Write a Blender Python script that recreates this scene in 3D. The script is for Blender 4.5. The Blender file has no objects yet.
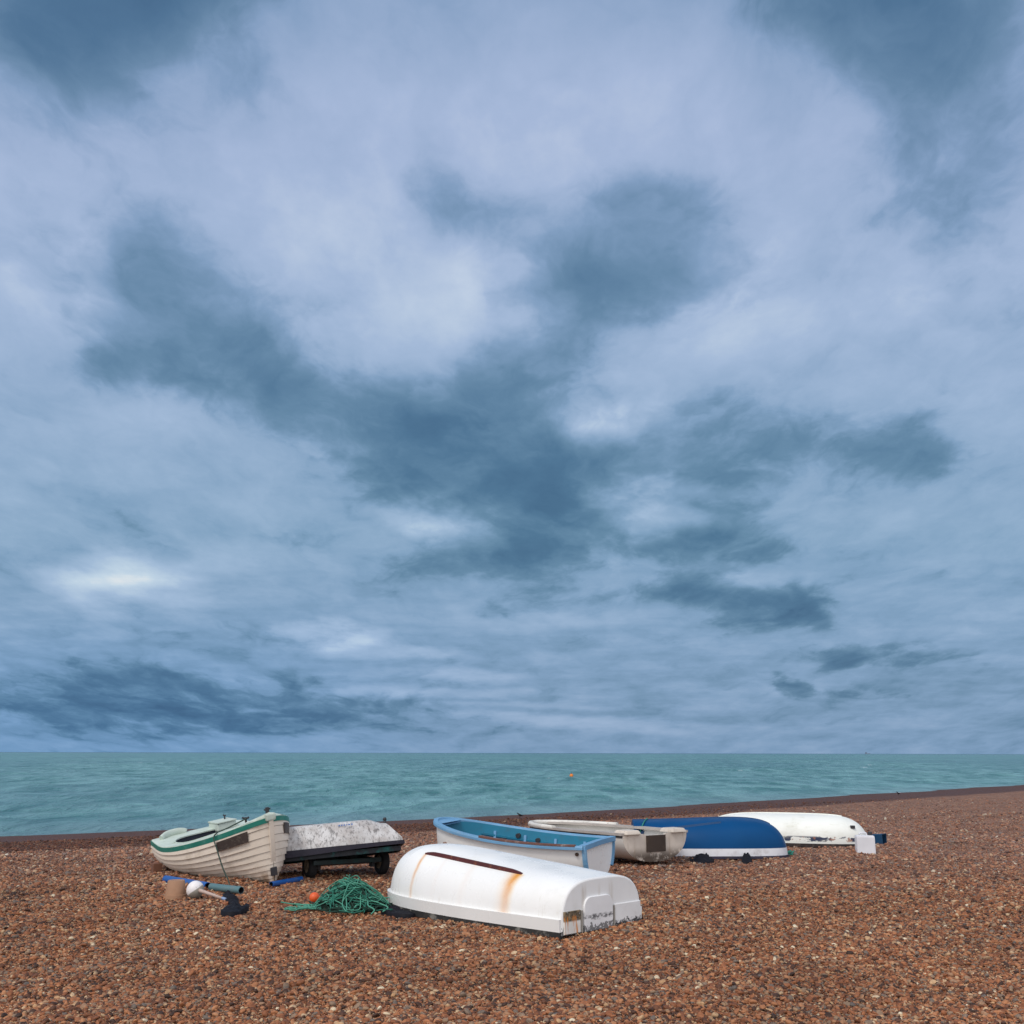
import bpy, bmesh, math, random
import numpy as np
from mathutils import Vector, Matrix, Euler, noise as mnoise
from math import sin, cos, pi, radians as R, sqrt, atan2

random.seed(7)
rng = np.random.default_rng(11)
sc = bpy.context.scene
C = sc.collection

# ------------------------------------------------------------------ camera
FPX, EYE = 1040.0, 1.6
TH = math.atan(241.0 / FPX)
cam_d = bpy.data.cameras.new('camera')
cam = bpy.data.objects.new('camera', cam_d)
C.objects.link(cam)
cam_d.sensor_width = 36.0
cam_d.lens = 36.0 * FPX / 1024.0
cam_d.clip_start = 0.1
cam_d.clip_end = 60000.0
cam.location = (0, 0, EYE)
cam.rotation_euler = (R(90) + TH, 0, 0)
cam.rotation_euler = (Euler((R(90) + TH, 0, 0)).to_matrix() @ Matrix.Rotation(R(0.12), 3, 'Z')).to_euler()
sc.camera = cam


def ray(u, v):
    c, s = cos(TH), sin(TH)
    return (u - 512.0), FPX * c - s * (512.0 - v), FPX * s + c * (512.0 - v)


def P(u, v, z=0.0):
    """place on the beach that the photograph shows at pixel u, v"""
    r = ray(u, v)
    k = (z - EYE) / r[2]
    return Vector((r[0] * k, r[1] * k, z))


# ------------------------------------------------------------------ nodes
class NT:
    def __init__(s, tree):
        s.t = tree
        s.n = tree.nodes
        s.l = tree.links

    def node(s, typ, **kw):
        n = s.n.new(typ)
        for k, v in kw.items():
            setattr(n, k, v)
        return n

    def put(s, sock, v):
        if hasattr(v, 'is_output') or isinstance(v, bpy.types.NodeSocket):
            s.l.new(v, sock)
        elif v is not None:
            if isinstance(v, (tuple, list)) and len(v) == 3 and sock.type == 'RGBA':
                v = (*v, 1.0)
            sock.default_value = v

    def math(s, op, a, b=None, c=None, clamp=False):
        n = s.node('ShaderNodeMath', operation=op, use_clamp=clamp)
        for i, v in enumerate((a, b, c)):
            if v is not None:
                s.put(n.inputs[i], v)
        return n.outputs[0]

    def vmath(s, op, a, b=None, out=0):
        n = s.node('ShaderNodeVectorMath', operation=op)
        s.put(n.inputs[0], a)
        if b is not None:
            if op == 'SCALE':
                s.put(n.inputs['Scale'], b)
            else:
                s.put(n.inputs[1], b)
        return n.outputs[out]

    def noise(s, vec, scale, detail=4.0, rough=0.55, dist=0.0, col=False):
        n = s.node('ShaderNodeTexNoise')
        if vec is not None:
            s.put(n.inputs['Vector'], vec)
        n.inputs['Scale'].default_value = scale
        n.inputs['Detail'].default_value = detail
        n.inputs['Roughness'].default_value = rough
        n.inputs['Distortion'].default_value = dist
        return n.outputs['Color' if col else 'Fac']

    def voronoi(s, vec, scale, feature='F1', rand=1.0):
        n = s.node('ShaderNodeTexVoronoi', feature=feature)
        if vec is not None:
            s.put(n.inputs['Vector'], vec)
        n.inputs['Scale'].default_value = scale
        n.inputs['Randomness'].default_value = rand
        return n

    def step(s, v, a, b, lo=0.0, hi=1.0, smooth=True):
        n = s.node('ShaderNodeMapRange')
        n.interpolation_type = 'SMOOTHSTEP' if smooth else 'LINEAR'
        s.put(n.inputs['Value'], v)
        for k, x in (('From Min', a), ('From Max', b), ('To Min', lo), ('To Max', hi)):
            s.put(n.inputs[k], x)
        return n.outputs[0]

    def mix(s, f, a, b, mode='MIX'):
        n = s.node('ShaderNodeMix', data_type='RGBA', blend_type=mode)
        s.put(n.inputs[0], f)
        s.put(n.inputs[6], a)
        s.put(n.inputs[7], b)
        return n.outputs[2]

    def ramp(s, f, stops, interp='LINEAR'):
        n = s.node('ShaderNodeValToRGB')
        cr = n.color_ramp
        cr.interpolation = interp
        while len(cr.elements) < len(stops):
            cr.elements.new(0.5)
        for e, (p, c) in zip(cr.elements, stops):
            e.position = p
            e.color = (*c, 1.0)
        s.put(n.inputs[0], f)
        return n.outputs[0]

    def sep(s, v):
        n = s.node('ShaderNodeSeparateXYZ')
        s.put(n.inputs[0], v)
        return n.outputs

    def comb(s, x, y, z=0.0):
        n = s.node('ShaderNodeCombineXYZ')
        s.put(n.inputs[0], x)
        s.put(n.inputs[1], y)
        s.put(n.inputs[2], z)
        return n.outputs[0]

    def coord(s, which='Object'):
        return s.node('ShaderNodeTexCoord').outputs[which]

    def bump(s, h, strength=0.3, dist=0.01):
        n = s.node('ShaderNodeBump')
        n.inputs['Strength'].default_value = strength
        n.inputs['Distance'].default_value = dist
        s.put(n.inputs['Height'], h)
        return n.outputs[0]


def srgb(r, g, b):
    f = lambda c: (c / 255 / 12.92) if c / 255 <= 0.04045 else ((c / 255 + 0.055) / 1.055) ** 2.4
    return (f(r), f(g), f(b))


def new_mat(name):
    m = bpy.data.materials.new(name)
    m.use_nodes = True
    t = NT(m.node_tree)
    return m, t, m.node_tree.nodes['Principled BSDF']


def paint(name, col, rough=0.5, dirt=(0.10, 0.085, 0.06), amt=0.35, scale=6.0, speck=0.0, speckcol=(0.03, 0.03, 0.03),
          tone=0.12, spec=0.4, extra=None, metal=0.0, bumpd=0.002):
    """weathered paint: tone variation, blotchy dirt, small chips"""
    m, t, b = new_mat(name)
    o = t.coord('Object')
    n1 = t.noise(o, scale, 6, 0.62)
    n2 = t.noise(o, scale * 0.35, 3, 0.5)
    n3 = t.noise(o, scale * 6, 4, 0.6)
    c = t.mix(t.step(n2, 0.3, 0.7), tuple(x * (1 - tone) for x in col), tuple(min(1, x * (1 + tone * 0.6)) for x in col))
    d = t.math('MULTIPLY', t.step(n1, 0.5, 0.78), amt)
    c = t.mix(d, c, dirt)
    if speck:
        sp = t.step(t.math('ADD', t.math('MULTIPLY', n3, 0.6), t.math('MULTIPLY', n1, 0.4)), 0.66 - speck * 0.1, 0.70 - speck * 0.1)
        c = t.mix(sp, c, speckcol)
    if extra:
        c = extra(t, o, c)
    t.put(b.inputs['Base Color'], c)
    t.put(b.inputs['Roughness'], t.step(n1, 0.2, 0.8, max(0.05, rough - 0.12), min(1, rough + 0.15)))
    b.inputs['Specular IOR Level'].default_value = spec
    b.inputs['Metallic'].default_value = metal
    t.put(b.inputs['Normal'], t.bump(n3, 0.25, bumpd))
    return m


# ------------------------------------------------------------------ mesh helpers
class MB:
    def __init__(s):
        s.v, s.f, s.uv, s.sm = [], [], [], []

    def vert(s, p, uv=(0.0, 0.0)):
        s.v.append(tuple(p))
        s.uv.append(uv)
        return len(s.v) - 1

    def face(s, ids, smooth=True):
        s.f.append(tuple(ids))
        s.sm.append(smooth)

    def grid(s, pts, uvs=None, closed=False, smooth=True):
        nr, nc = len(pts), len(pts[0])
        base = len(s.v)
        for i in range(nr):
            for j in range(nc):
                s.vert(pts[i][j], uvs[i][j] if uvs else (i / max(1, nr - 1), j / max(1, nc - 1)))
        for i in range(nr - 1):
            for j in range(nc if closed else nc - 1):
                k = (j + 1) % nc
                s.face((base + i * nc + j, base + i * nc + k, base + (i + 1) * nc + k, base + (i + 1) * nc + j), smooth)
        return base

    def poly(s, pts, smooth=False, uvs=None):
        ids = [s.vert(p, uvs[i] if uvs else (0, 0)) for i, p in enumerate(pts)]
        s.face(ids, smooth)

    def sweep(s, path, prof, up=(0, 0, 1), closed=False, cap=True, smooth=False, pclosed=True):
        """prof: (side, up) offsets, a closed outline carried along the path"""
        path = [Vector(p) for p in path]
        n = len(path)
        rows = []
        for i, p in enumerate(path):
            a = path[(i - 1) % n] if (closed or i > 0) else p
            b = path[(i + 1) % n] if (closed or i < n - 1) else p
            t = (b - a)
            if t.length < 1e-9:
                t = Vector((1, 0, 0))
            t.normalize()
            u0 = Vector(up)
            sd = t.cross(u0)
            if sd.length < 1e-4:
                sd = t.cross(Vector((0.3, 1, 0.1)))
            sd.normalize()
            uu = sd.cross(t).normalized()
            pr = prof(i / max(1, n - 1)) if callable(prof) else prof
            rows.append([p + sd * a_ + uu * b_ for a_, b_ in pr])
        if closed:
            rows.append(rows[0])
        base = s.grid(rows, closed=pclosed, smooth=smooth)
        m = len(rows[0])
        if cap and not closed:
            s.face([base + j for j in range(m)][::-1], False)
            s.face([base + (len(rows) - 1) * m + j for j in range(m)], False)

    def tube(s, path, r, sides=8, closed=False, cap=True):
        rf = r if callable(r) else (lambda t: r)
        s.sweep(path, lambda t: [(rf(t) * cos(2 * pi * k / sides), rf(t) * sin(2 * pi * k / sides)) for k in range(sides)],
                closed=closed, cap=cap, smooth=True)

    def box(s, c, size, rot=None, bev=0.0, taper=1.0):
        """bevelled box, centre c; taper scales the top face"""
        hx, hy, hz = (x / 2 for x in size)
        bm = bmesh.new()
        bmesh.ops.create_cube(bm, size=1.0)
        for v in bm.verts:
            k = taper if v.co.z > 0 else 1.0
            v.co = Vector((v.co.x * 2 * hx * k, v.co.y * 2 * hy * k, v.co.z * 2 * hz))
        if bev:
            bmesh.ops.bevel(bm, geom=bm.edges[:], offset=bev, segments=2, affect='EDGES', profile=0.6)
        s.bm(bm, Matrix.Translation(Vector(c)) @ (rot.to_4x4() if rot else Matrix.Identity(4)))

    def bm(s, bm, M=None, smooth=False):
        base = len(s.v)
        bm.verts.index_update()
        for v in bm.verts:
            s.vert((M @ v.co) if M else v.co)
        for f in bm.faces:
            s.face([base + v.index for v in f.verts], smooth)
        bm.free()

    def lathe(s, prof, c=(0, 0, 0), seg=24, M=None):
        rows = [[(c[0] + r * cos(2 * pi * k / seg), c[1] + r * sin(2 * pi * k / seg), c[2] + z) for k in range(seg)] for r, z in prof]
        if M:
            rows = [[M @ Vector(p) for p in row] for row in rows]
        s.grid(rows, closed=True)

    def build(s, name, mat, parent=None, label=None, cat=None, group=None, kind=None):
        me = bpy.data.meshes.new(name)
        me.from_pydata(s.v, [], s.f)
        me.polygons.foreach_set('use_smooth', s.sm)
        uvl = me.uv_layers.new(name='UVMap')
        li = np.zeros(len(me.loops), dtype=np.int32)
        me.loops.foreach_get('vertex_index', li)
        uvl.data.foreach_set('uv', np.array(s.uv, dtype=np.float32)[li].ravel())
        me.materials.append(mat)
        me.update()
        bm = bmesh.new()
        bm.from_mesh(me)
        bmesh.ops.remove_doubles(bm, verts=bm.verts, dist=1e-5)
        bmesh.ops.recalc_face_normals(bm, faces=bm.faces)
        bm.to_mesh(me)
        bm.free()
        o = bpy.data.objects.new(name, me)
        C.objects.link(o)
        if parent:
            o.parent = parent
        tag(o, label, cat, group, kind)
        return o


def tag(o, label=None, cat=None, group=None, kind=None):
    for k, v in (('label', label), ('category', cat), ('group', group), ('kind', kind)):
        if v:
            o[k] = v


def thing(name, loc, label, cat, group=None, rot=(0, 0, 0)):
    o = bpy.data.objects.new(name, None)
    o.empty_display_size = 0.2
    C.objects.link(o)
    o.location = loc
    o.rotation_euler = rot
    tag(o, label, cat, group)
    return o


def lerp(a, b, t):
    return a + (b - a) * t


def sstep(a, b, x):
    x = max(0.0, min(1.0, (x - a) / (b - a)))
    return x * x * (3 - 2 * x)


def pw(x, e):
    return max(0.0, x) ** e


# ------------------------------------------------------------------ world: overcast sky
SUN_EL, SUN_AZ = R(50), R(-140)      # behind the camera, to the left
w = bpy.data.worlds.new('World')
sc.world = w
w.use_nodes = True
t = NT(w.node_tree)
bg = w.node_tree.nodes['Background']
sky = t.node('ShaderNodeTexSky', sky_type='NISHITA')
sky.sun_disc = False
sky.sun_elevation = SUN_EL
sky.sun_rotation = SUN_AZ
sky.air_density = 1.0
sky.dust_density = 2.0
d = t.coord('Generated')
dn = t.vmath('NORMALIZE', d)
dx, dy, dz = t.sep(dn)
yy = t.math('MAXIMUM', dy, 0.12)
X = t.math('DIVIDE', dx, yy)
Z = t.math('DIVIDE', dz, yy)
plan = t.comb(X, Z, 0.0)
# cloud deck seen in perspective: coordinates on a level sheet high above
zz = t.math('ADD', t.math('MAXIMUM', Z, 0.0), 0.22)
deck = t.comb(t.math('DIVIDE', X, zz), t.math('DIVIDE', 0.75, zz), 0.0)
wn2 = t.vmath('SUBTRACT', t.noise(t.vmath('ADD', deck, (3.1, 1.7, 0.4)), 3.2, 5, 0.55, col=True), (0.5, 0.5, 0.5))
warp = t.vmath('MULTIPLY', wn2, (0.16, 0.11, 0))
pos = t.vmath('ADD', plan, warp)


def px2plan(u, v):
    r = ray(u, v)
    return r[0] / r[1], r[2] / r[1]


vs = [(-200, .52), (0, .61), (90, .69), (200, .735), (300, .735), (400, .66), (500, .61), (580, .57), (640, .54), (700, .50), (735, .51), (752, .54)]
stops = sorted((px2plan(512, v)[1], x) for v, x in vs)
z0, z1 = stops[0][0], stops[-1][0]
base = t.ramp(t.step(Z, z0, z1, smooth=False), [((z - z0) / (z1 - z0), (x, x, x)) for z, x in stops])
base = t.sep(base)[0]
DARK = [  # u, v, half width, half height, amount, tilt in degrees
    (100, -10, 190, 130, 1.0, 0), (100, 0, 110, 100, .9, 0), (85, 130, 120, 150, .5, 0), (935, 0, 170, 150, 1.0, 0), (935, 25, 100, 120, .9, 0), (940, 170, 120, 160, .55, 0), (800, -20, 150, 80, .45, 0),
    (250, 90, 110, 50, .35, 35), (530, 335, 110, 70, .28, 30), (490, 400, 120, 60, .28, 0), (330, 400, 90, 45, .45, -20), (120, 330, 70, 60, .4, 0), (640, 300, 100, 34, .5, 0), (445, 190, 62, 70, .62, 10), (490, 225, 60, 50, .35, 0),
    (615, 255, 140, 90, .8, 0), (685, 255, 95, 80, .6, 0), (575, 285, 100, 50, .5, 0), (640, 205, 70, 40, .3, 0),
    (195, 315, 150, 95, .8, -20), (150, 250, 75, 70, .6, 0), (270, 350, 130, 70, .6, -15), (130, 375, 120, 40, .5, 0),
    (370, 420, 130, 60, .75, -18), (470, 460, 150, 75, .85, -15), (550, 500, 140, 65, .8, 0), (480, 555, 120, 42, .9, 5),
    (610, 465, 120, 60, .6, 10), (565, 385, 110, 55, .5, 0), (525, 335, 70, 60, .45, 0), (420, 470, 100, 40, .4, -15),
    (735, 435, 130, 75, .8, 0), (905, 435, 100, 60, .85, 0), (850, 540, 120, 60, .25, 0), (700, 480, 100, 40, .4, 0),
    (700, 545, 100, 50, 1.15, 0), (745, 600, 110, 30, .9, -8), (800, 622, 60, 36, .75, -20), (645, 590, 80, 24, .45, 0), (720, 628, 70, 14, .6, 0),
    (540, 598, 90, 24, .5, 0), (782, 686, 34, 12, 1.1, -6), (880, 655, 110, 18, .6, 0), (880, 690, 90, 14, .45, 0), (820, 660, 40, 12, .5, 0),
    (230, 700, 260, 38, .55, 0), (110, 680, 120, 30, .6, 0), (0, 705, 190, 30, .5, 0), (360, 716, 200, 22, .55, 0), (150, 728, 160, 20, .5, 0),
    (250, 640, 160, 24, .35, 0), (150, 540, 120, 30, .2, 0), (330, 530, 150, 50, .28, 0),
]
LIGHT = [
    (432, 310, 130, 80, .09, 0), (560, 120, 260, 100, .05, 0), (330, 235, 90, 50, .06, 0), (112, 275, 35, 60, .14, 0),
    (122, 584, 100, 38, .33, -3), (335, 638, 70, 17, .30, 0), (395, 655, 60, 10, .18, 0), (436, 516, 60, 28, .34, -18), (625, 425, 75, 36, .30, 0),
    (655, 525, 75, 24, .30, -10), (690, 500, 60, 22, .16, 0), (420, 690, 120, 10, .22, 0), (460, 672, 90, 8, .14, 0), (600, 722, 220, 8, .16, -3), (540, 705, 130, 6, .12, 0), (735, 310, 120, 60, .08, 0),
    (265, 400, 90, 26, .07, 0), (150, 430, 110, 30, .05, 0), (720, 575, 80, 12, .16, 0), (250, 560, 120, 22, .07, 0), (560, 620, 120, 12, .08, 0),
]


def blobs(lst, lo, hi, vec):
    acc = None
    for u, v, rx, ry, amt, tilt in lst:
        cx, cz = px2plan(u, v)
        ex = px2plan(u + rx, v)[0] - cx
        ez = px2plan(u, v - ry)[1] - cz
        q = t.vmath('SUBTRACT', vec, (cx, cz, 0))
        if tilt:
            n = t.node('ShaderNodeVectorRotate', rotation_type='Z_AXIS')
            t.put(n.inputs['Vector'], q)
            n.inputs['Angle'].default_value = R(-tilt)
            q = n.outputs[0]
        q = t.vmath('MULTIPLY', q, (1 / ex, 1 / ez, 0))
        g = t.step(t.vmath('LENGTH', q, out=1), lo, hi, amt, 0.0)
        acc = g if acc is None else t.math('ADD', acc, g)
    return acc


lowz = t.step(Z, 0.0, 0.16)
warp_d = t.vmath('MULTIPLY', warp, t.comb(1.0, t.step(Z, 0.0, 0.25, 0.15, 1.0), 1.0))
posd = t.vmath('ADD', plan, warp_d)
D_ = blobs(DARK, 0.1, 1.25, posd)
L_ = blobs(LIGHT, 0.0, 1.2, posd)
fb = t.math('SUBTRACT', t.noise(t.vmath('ADD', deck, t.vmath('SCALE', wn2, 0.35)), 5.0, 9, 0.56), 0.5)
fb2 = t.math('SUBTRACT', t.noise(t.vmath('ADD', deck, (9.1, 4.4, 1.0)), 12.0, 8, 0.60), 0.5)
fs = t.math('SUBTRACT', t.noise(t.vmath('MULTIPLY', plan, (1.0, 9.0, 1)), 6, 7, 0.58, 0.12), 0.5)
low = t.math('MULTIPLY', t.step(Z, 0.05, 0.26, 1.0, 0.0), t.step(Z, 0.004, 0.03, 0.25, 1.0))
dn_ = t.math('ADD', D_, t.math('ADD', t.math('ADD', t.math('MULTIPLY', fb, 2.3), t.math('MULTIPLY', fb2, 1.0)), t.math('MULTIPLY', fs, t.math('MULTIPLY', low, 1.5))))
dens = t.math('ADD', t.step(dn_, -0.25, 1.7, 0.0, 0.62), t.step(dn_, 0.25, 0.95, 0.0, 0.38))
inner = t.step(dn_, 0.7, 2.1, 0.0, 0.10)
tone = t.math('SUBTRACT', base, t.math('MULTIPLY', dens, 0.335))
tone = t.math('SUBTRACT', tone, inner)
tone = t.math('ADD', tone, t.math('MULTIPLY', L_, t.math('ADD', 1.1, t.math('MULTIPLY', fb, 1.0))))
tone = t.math('ADD', tone, t.math('MULTIPLY', fb2, 0.20))
tone = t.math('ADD', tone, t.math('MULTIPLY', fb, -0.22))
tone = t.math('ADD', tone, t.math('MULTIPLY', t.math('MULTIPLY', fs, low), 0.52))
# unseen sky behind the view, whitened and brightened as added light for the scene
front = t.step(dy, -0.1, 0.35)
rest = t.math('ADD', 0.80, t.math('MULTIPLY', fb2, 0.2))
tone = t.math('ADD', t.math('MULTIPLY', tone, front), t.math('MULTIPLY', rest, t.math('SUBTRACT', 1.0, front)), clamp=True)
cc = t.ramp(tone, [(0.0, srgb(52, 86, 122)), (0.22, srgb(82, 117, 150)), (0.36, srgb(106, 138, 169)), (0.52, srgb(136, 163, 197)),
                   (0.74, srgb(172, 190, 221)), (0.90, srgb(206, 217, 236)), (1.0, srgb(238, 238, 240))])
# the high cloud leans violet, the middle teal, the bank low on the left blue
hue = t.ramp(t.step(Z, 0.0, 0.75, smooth=False), [(0.0, (0.88, 0.95, 0.95)), (0.10, (0.90, 0.97, 0.97)), (0.28, (0.885, 0.985, 0.95)), (0.5, (0.93, 0.985, 0.975)), (0.85, (0.97, 0.975, 0.99))])
cc = t.mix(1.0, cc, hue, 'MULTIPLY')
lb = t.math('MULTIPLY', t.step(Z, 0.02, 0.16, 1.0, 0.0), t.step(X, -0.35, 0.05, 1.0, 0.0))
cc = t.mix(lb, cc, t.mix(1.0, cc, (0.80, 0.95, 1.05), 'MULTIPLY'))
cc = t.mix(t.step(tone, 0.88, 1.06, 0.0, 0.9), cc, srgb(232, 232, 238))
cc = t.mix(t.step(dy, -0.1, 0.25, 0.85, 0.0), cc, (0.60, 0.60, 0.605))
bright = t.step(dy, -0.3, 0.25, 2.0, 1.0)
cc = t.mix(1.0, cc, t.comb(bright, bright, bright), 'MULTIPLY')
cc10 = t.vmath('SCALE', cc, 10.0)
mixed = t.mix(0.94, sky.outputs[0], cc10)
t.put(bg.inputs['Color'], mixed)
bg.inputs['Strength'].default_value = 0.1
w.cycles.sampling_method = 'MANUAL'
w.cycles.sample_map_resolution = 512

sun_d = bpy.data.lights.new('sun', 'SUN')
sun_d.energy = 1.5
sun_d.angle = R(14)
sun_d.color = (1.0, 0.93, 0.84)
sun = bpy.data.objects.new('sun', sun_d)
C.objects.link(sun)
sdir = Vector((sin(SUN_AZ) * cos(SUN_EL), cos(SUN_AZ) * cos(SUN_EL), sin(SUN_EL)))
sun.rotation_euler = sdir.to_track_quat('Z', 'Y').to_euler()

sc.view_settings.view_transform = 'Standard'
sc.view_settings.look = 'None'
sc.view_settings.exposure = 0.0
sc.view_settings.gamma = 1.0

# ------------------------------------------------------------------ beach and sea
SEA_Z = -0.36


def crest_y(x):
    k = 3.0
    s = (0.76 + 1.06) / 2 * x + (1.06 - 0.76) / 2 * (sqrt(x * x + k * k) - k)
    return 24.4 + s


def beach_z(x, y):
    e = y - crest_y(x)
    und = 0.026 * sin(x * 0.9 + 0.6 * sin(y * 0.7)) * sin(y * 0.55 + 1.3) + 0.016 * sin((y - 0.9 * x) * 3.1 + 1.5 * sin(x * 0.8)) + 0.03 * mnoise.noise(Vector((x * 0.45, y * 0.45, 0)))
    und *= sstep(0, 3, abs(y)) if y < 3 else 1
    if e <= -0.6:
        return und * sstep(0.0, 4.0, -e)
    drop = 0.0335 * (sqrt((e + 0.6) ** 2 + 0.6 ** 2) - 0.6)
    return -drop - max(0, e - 25) * 0.05


xs = sorted(set([-400, -250, -150, -90, -60, -40, -28] + [round(-20 + 0.35 * i, 3) for i in range(130)] + [28, 35, 45, 60, 90, 150, 250, 400]))
ys = sorted(set([-200, -90, -40, -15, 0, 2, 3.5] + [round(4.5 + 0.25 * i, 3) for i in range(80)] + [round(24.5 + 0.6 * i, 3) for i in range(60)]
            + [62, 68, 76, 90, 120, 180, 300, 520]))
mb = MB()
mb.grid([[(x, y, beach_z(x, y)) for y in ys] for x in xs])

WARM = lambda r, g, b: tuple(c * k for c, k in zip(srgb(r, g, b), (1.06, 1.04, 0.86)))
PEB = [(0.00, WARM(44, 32, 30)), (0.11, WARM(70, 47, 40)), (0.25, WARM(108, 67, 49)), (0.42, WARM(132, 82, 58)), (0.56, WARM(150, 97, 70)),
       (0.70, WARM(168, 118, 90)), (0.80, WARM(134, 112, 100)), (0.88, WARM(92, 88, 92)), (0.94, WARM(172, 136, 108)), (0.985, WARM(184, 160, 140)), (1.0, WARM(206, 196, 186))]

m_beach, t, b = new_mat('shingle')
o = t.coord('Object')
ox, oy, oz = t.sep(o)
wob = t.vmath('ADD', o, t.vmath('SCALE', t.vmath('SUBTRACT', t.noise(o, 9, 2, 0.5, col=True), (0.5, 0.5, 0.5)), 0.03))
v1 = t.voronoi(wob, 30)
v2 = t.voronoi(t.vmath('ADD', wob, (7.3, 1.9, 0)), 55)
v3 = t.voronoi(wob, 14)
c1 = t.ramp(t.sep(v1.outputs['Color'])[0], PEB)
c2 = t.ramp(t.sep(v2.outputs['Color'])[1], PEB)
c3 = t.ramp(t.sep(v3.outputs['Color'])[0], PEB)
cc = t.mix(0.45, c1, c2)
cc = t.mix(t.step(oy, 10, 22, 0.12, 0.35), cc, c3)
mot = t.noise(o, 7.0, 5, 0.75)
mot2 = t.noise(t.vmath('MULTIPLY', o, (1.0, 0.5, 1)), 3.2, 6, 0.8)
cc = t.mix(t.step(oy, 14, 26), cc, t.mix(1.0, cc, t.ramp(mot2, [(0.32, (0.5, 0.48, 0.47)), (0.5, (1, 1, 1)), (0.68, (1.55, 1.52, 1.5))]), 'MULTIPLY'))
cc = t.mix(1.0, cc, t.ramp(mot, [(0.30, (0.55, 0.54, 0.54)), (0.5, (1, 1, 1)), (0.70, (1.5, 1.5, 1.5))]), 'MULTIPLY')
big = t.noise(o, 0.55, 5, 0.6)
mid = t.noise(o, 2.4, 5, 0.65)
cc = t.mix(t.step(big, 0.3, 0.7, 0.0, 0.35), cc, t.mix(1.0, cc, (0.72, 0.62, 0.55), 'MULTIPLY'))
cc = t.mix(t.step(mid, 0.35, 0.7, 0.0, 0.45), cc, t.mix(1.0, cc, (0.62, 0.60, 0.60), 'MULTIPLY'))
# dry, paler and pinker shingle on the top of the beach; darker wet stones along the water
wobc = t.math('ADD', t.math('MULTIPLY', t.math('SUBTRACT', t.noise(t.vmath('MULTIPLY', o, (1, 1, 0)), 0.45, 4, 0.6), 0.5), 2.2), 0.0)
sx = t.math('ADD', t.math('MULTIPLY', ox, 0.91), t.math('MULTIPLY', 0.15, t.math('SUBTRACT', t.math('SQRT', t.math('ADD', t.math('MULTIPLY', ox, ox), 9.0)), 3.0)))
ecr = t.math('SUBTRACT', t.math('SUBTRACT', oy, 24.4), sx)
ecw = t.math('ADD', ecr, wobc)
dry = t.math('MULTIPLY', t.step(t.math('ADD', oy, wobc), 11.0, 19.0), 0.8)
cc = t.mix(dry, cc, t.mix(0.35, t.mix(1.0, cc, (1.02, 1.16, 1.38), 'MULTIPLY'), srgb(140, 108, 99)))
wet = t.step(ecw, -0.7, 0.5)
cc = t.mix(wet, cc, t.mix(0.45, t.mix(1.0, cc, (0.40, 0.30, 0.25), 'MULTIPLY'), srgb(84, 52, 40)))
t.put(b.inputs['Base Color'], cc)
t.put(b.inputs['Roughness'], t.step(wet, 0, 1, 0.85, 0.6))
b.inputs['Specular IOR Level'].default_value = 0.25
hgt = t.math('ADD', t.math('SUBTRACT', 1.0, v1.outputs['Distance']), t.math('MULTIPLY', t.math('SUBTRACT', 1.0, v2.outputs['Distance']), 0.5))
t.put(b.inputs['Normal'], t.bump(hgt, 0.9, 0.03))
beach = mb.build('beach', m_beach, kind='structure')

# the sea: one sheet to the horizon, finer near the shore, with low waves in the mesh
m_sea, t, b = new_mat('sea_water')
o = t.coord('Object')
ox, oy, oz = t.sep(o)
st = t.vmath('MULTIPLY', o, (0.30, 1.0, 1))
n1 = t.noise(t.vmath('MULTIPLY', o, (0.30, 0.085, 1)), 1.0, 5, 0.62, 0.3)
n2 = t.noise(t.vmath('MULTIPLY', o, (0.9, 0.30, 1)), 1.0, 5, 0.65, 0.4)
n3 = t.noise(t.vmath('MULTIPLY', o, (1.0, 0.7, 1)), 1.8, 4, 0.6)
far = t.step(oy, 30, 500)
n0 = t.noise(t.vmath('MULTIPLY', o, (0.03, 0.012, 1)), 1.0, 5, 0.6)
ca = t.mix(t.step(n2, 0.40, 0.60), srgb(42, 100, 98), srgb(116, 162, 162))  # light and dark wave faces put into the colour by noise
cb = t.mix(t.step(n1, 0.38, 0.62), srgb(46, 103, 102), srgb(114, 158, 161))
cc = t.mix(0.5, ca, cb)
cc = t.mix(t.step(n0, 0.35, 0.7, 0.0, 0.5), cc, srgb(50, 92, 108))
cc = t.mix(t.step(oy, 300, 9000, 0.0, 0.75), cc, srgb(48, 84, 112))
# milky water over the stones, near the edge
edge = t.step(t.math('SUBTRACT', t.math('SUBTRACT', oy, 24.4), t.math('MULTIPLY', ox, 0.92)), 9.0, 22.0, 0.55, 0.0)
cc = t.mix(edge, cc, srgb(112, 136, 142))
foam = t.math('MULTIPLY', t.step(t.noise(t.vmath('MULTIPLY', o, (0.35, 0.12, 1)), 1.0, 3, 0.5), 0.71, 0.735), t.step(n3, 0.45, 0.6))
cc = t.mix(t.math('MULTIPLY', foam, 0.8), cc, (0.75, 0.78, 0.8))
t.put(b.inputs['Base Color'], cc)
b.inputs['Roughness'].default_value = 0.30
b.inputs['Specular IOR Level'].default_value = 0.28
b.inputs['IOR'].default_value = 1.33
hh = t.math('ADD', t.math('MULTIPLY', n2, 1.0), t.math('MULTIPLY', n3, 0.35))
hh = t.math('ADD', hh, t.math('MULTIPLY', n1, 1.5))
t.put(b.inputs['Normal'], t.bump(hh, 1.0, 0.55))
mb = MB()
sxs = [-30000, -12000, -5000, -2000, -900, -400, -220, -140] + [-84 + 0.75 * i for i in range(225)] + [130, 240, 400, 900, 2000, 5000, 12000, 30000]
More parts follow.
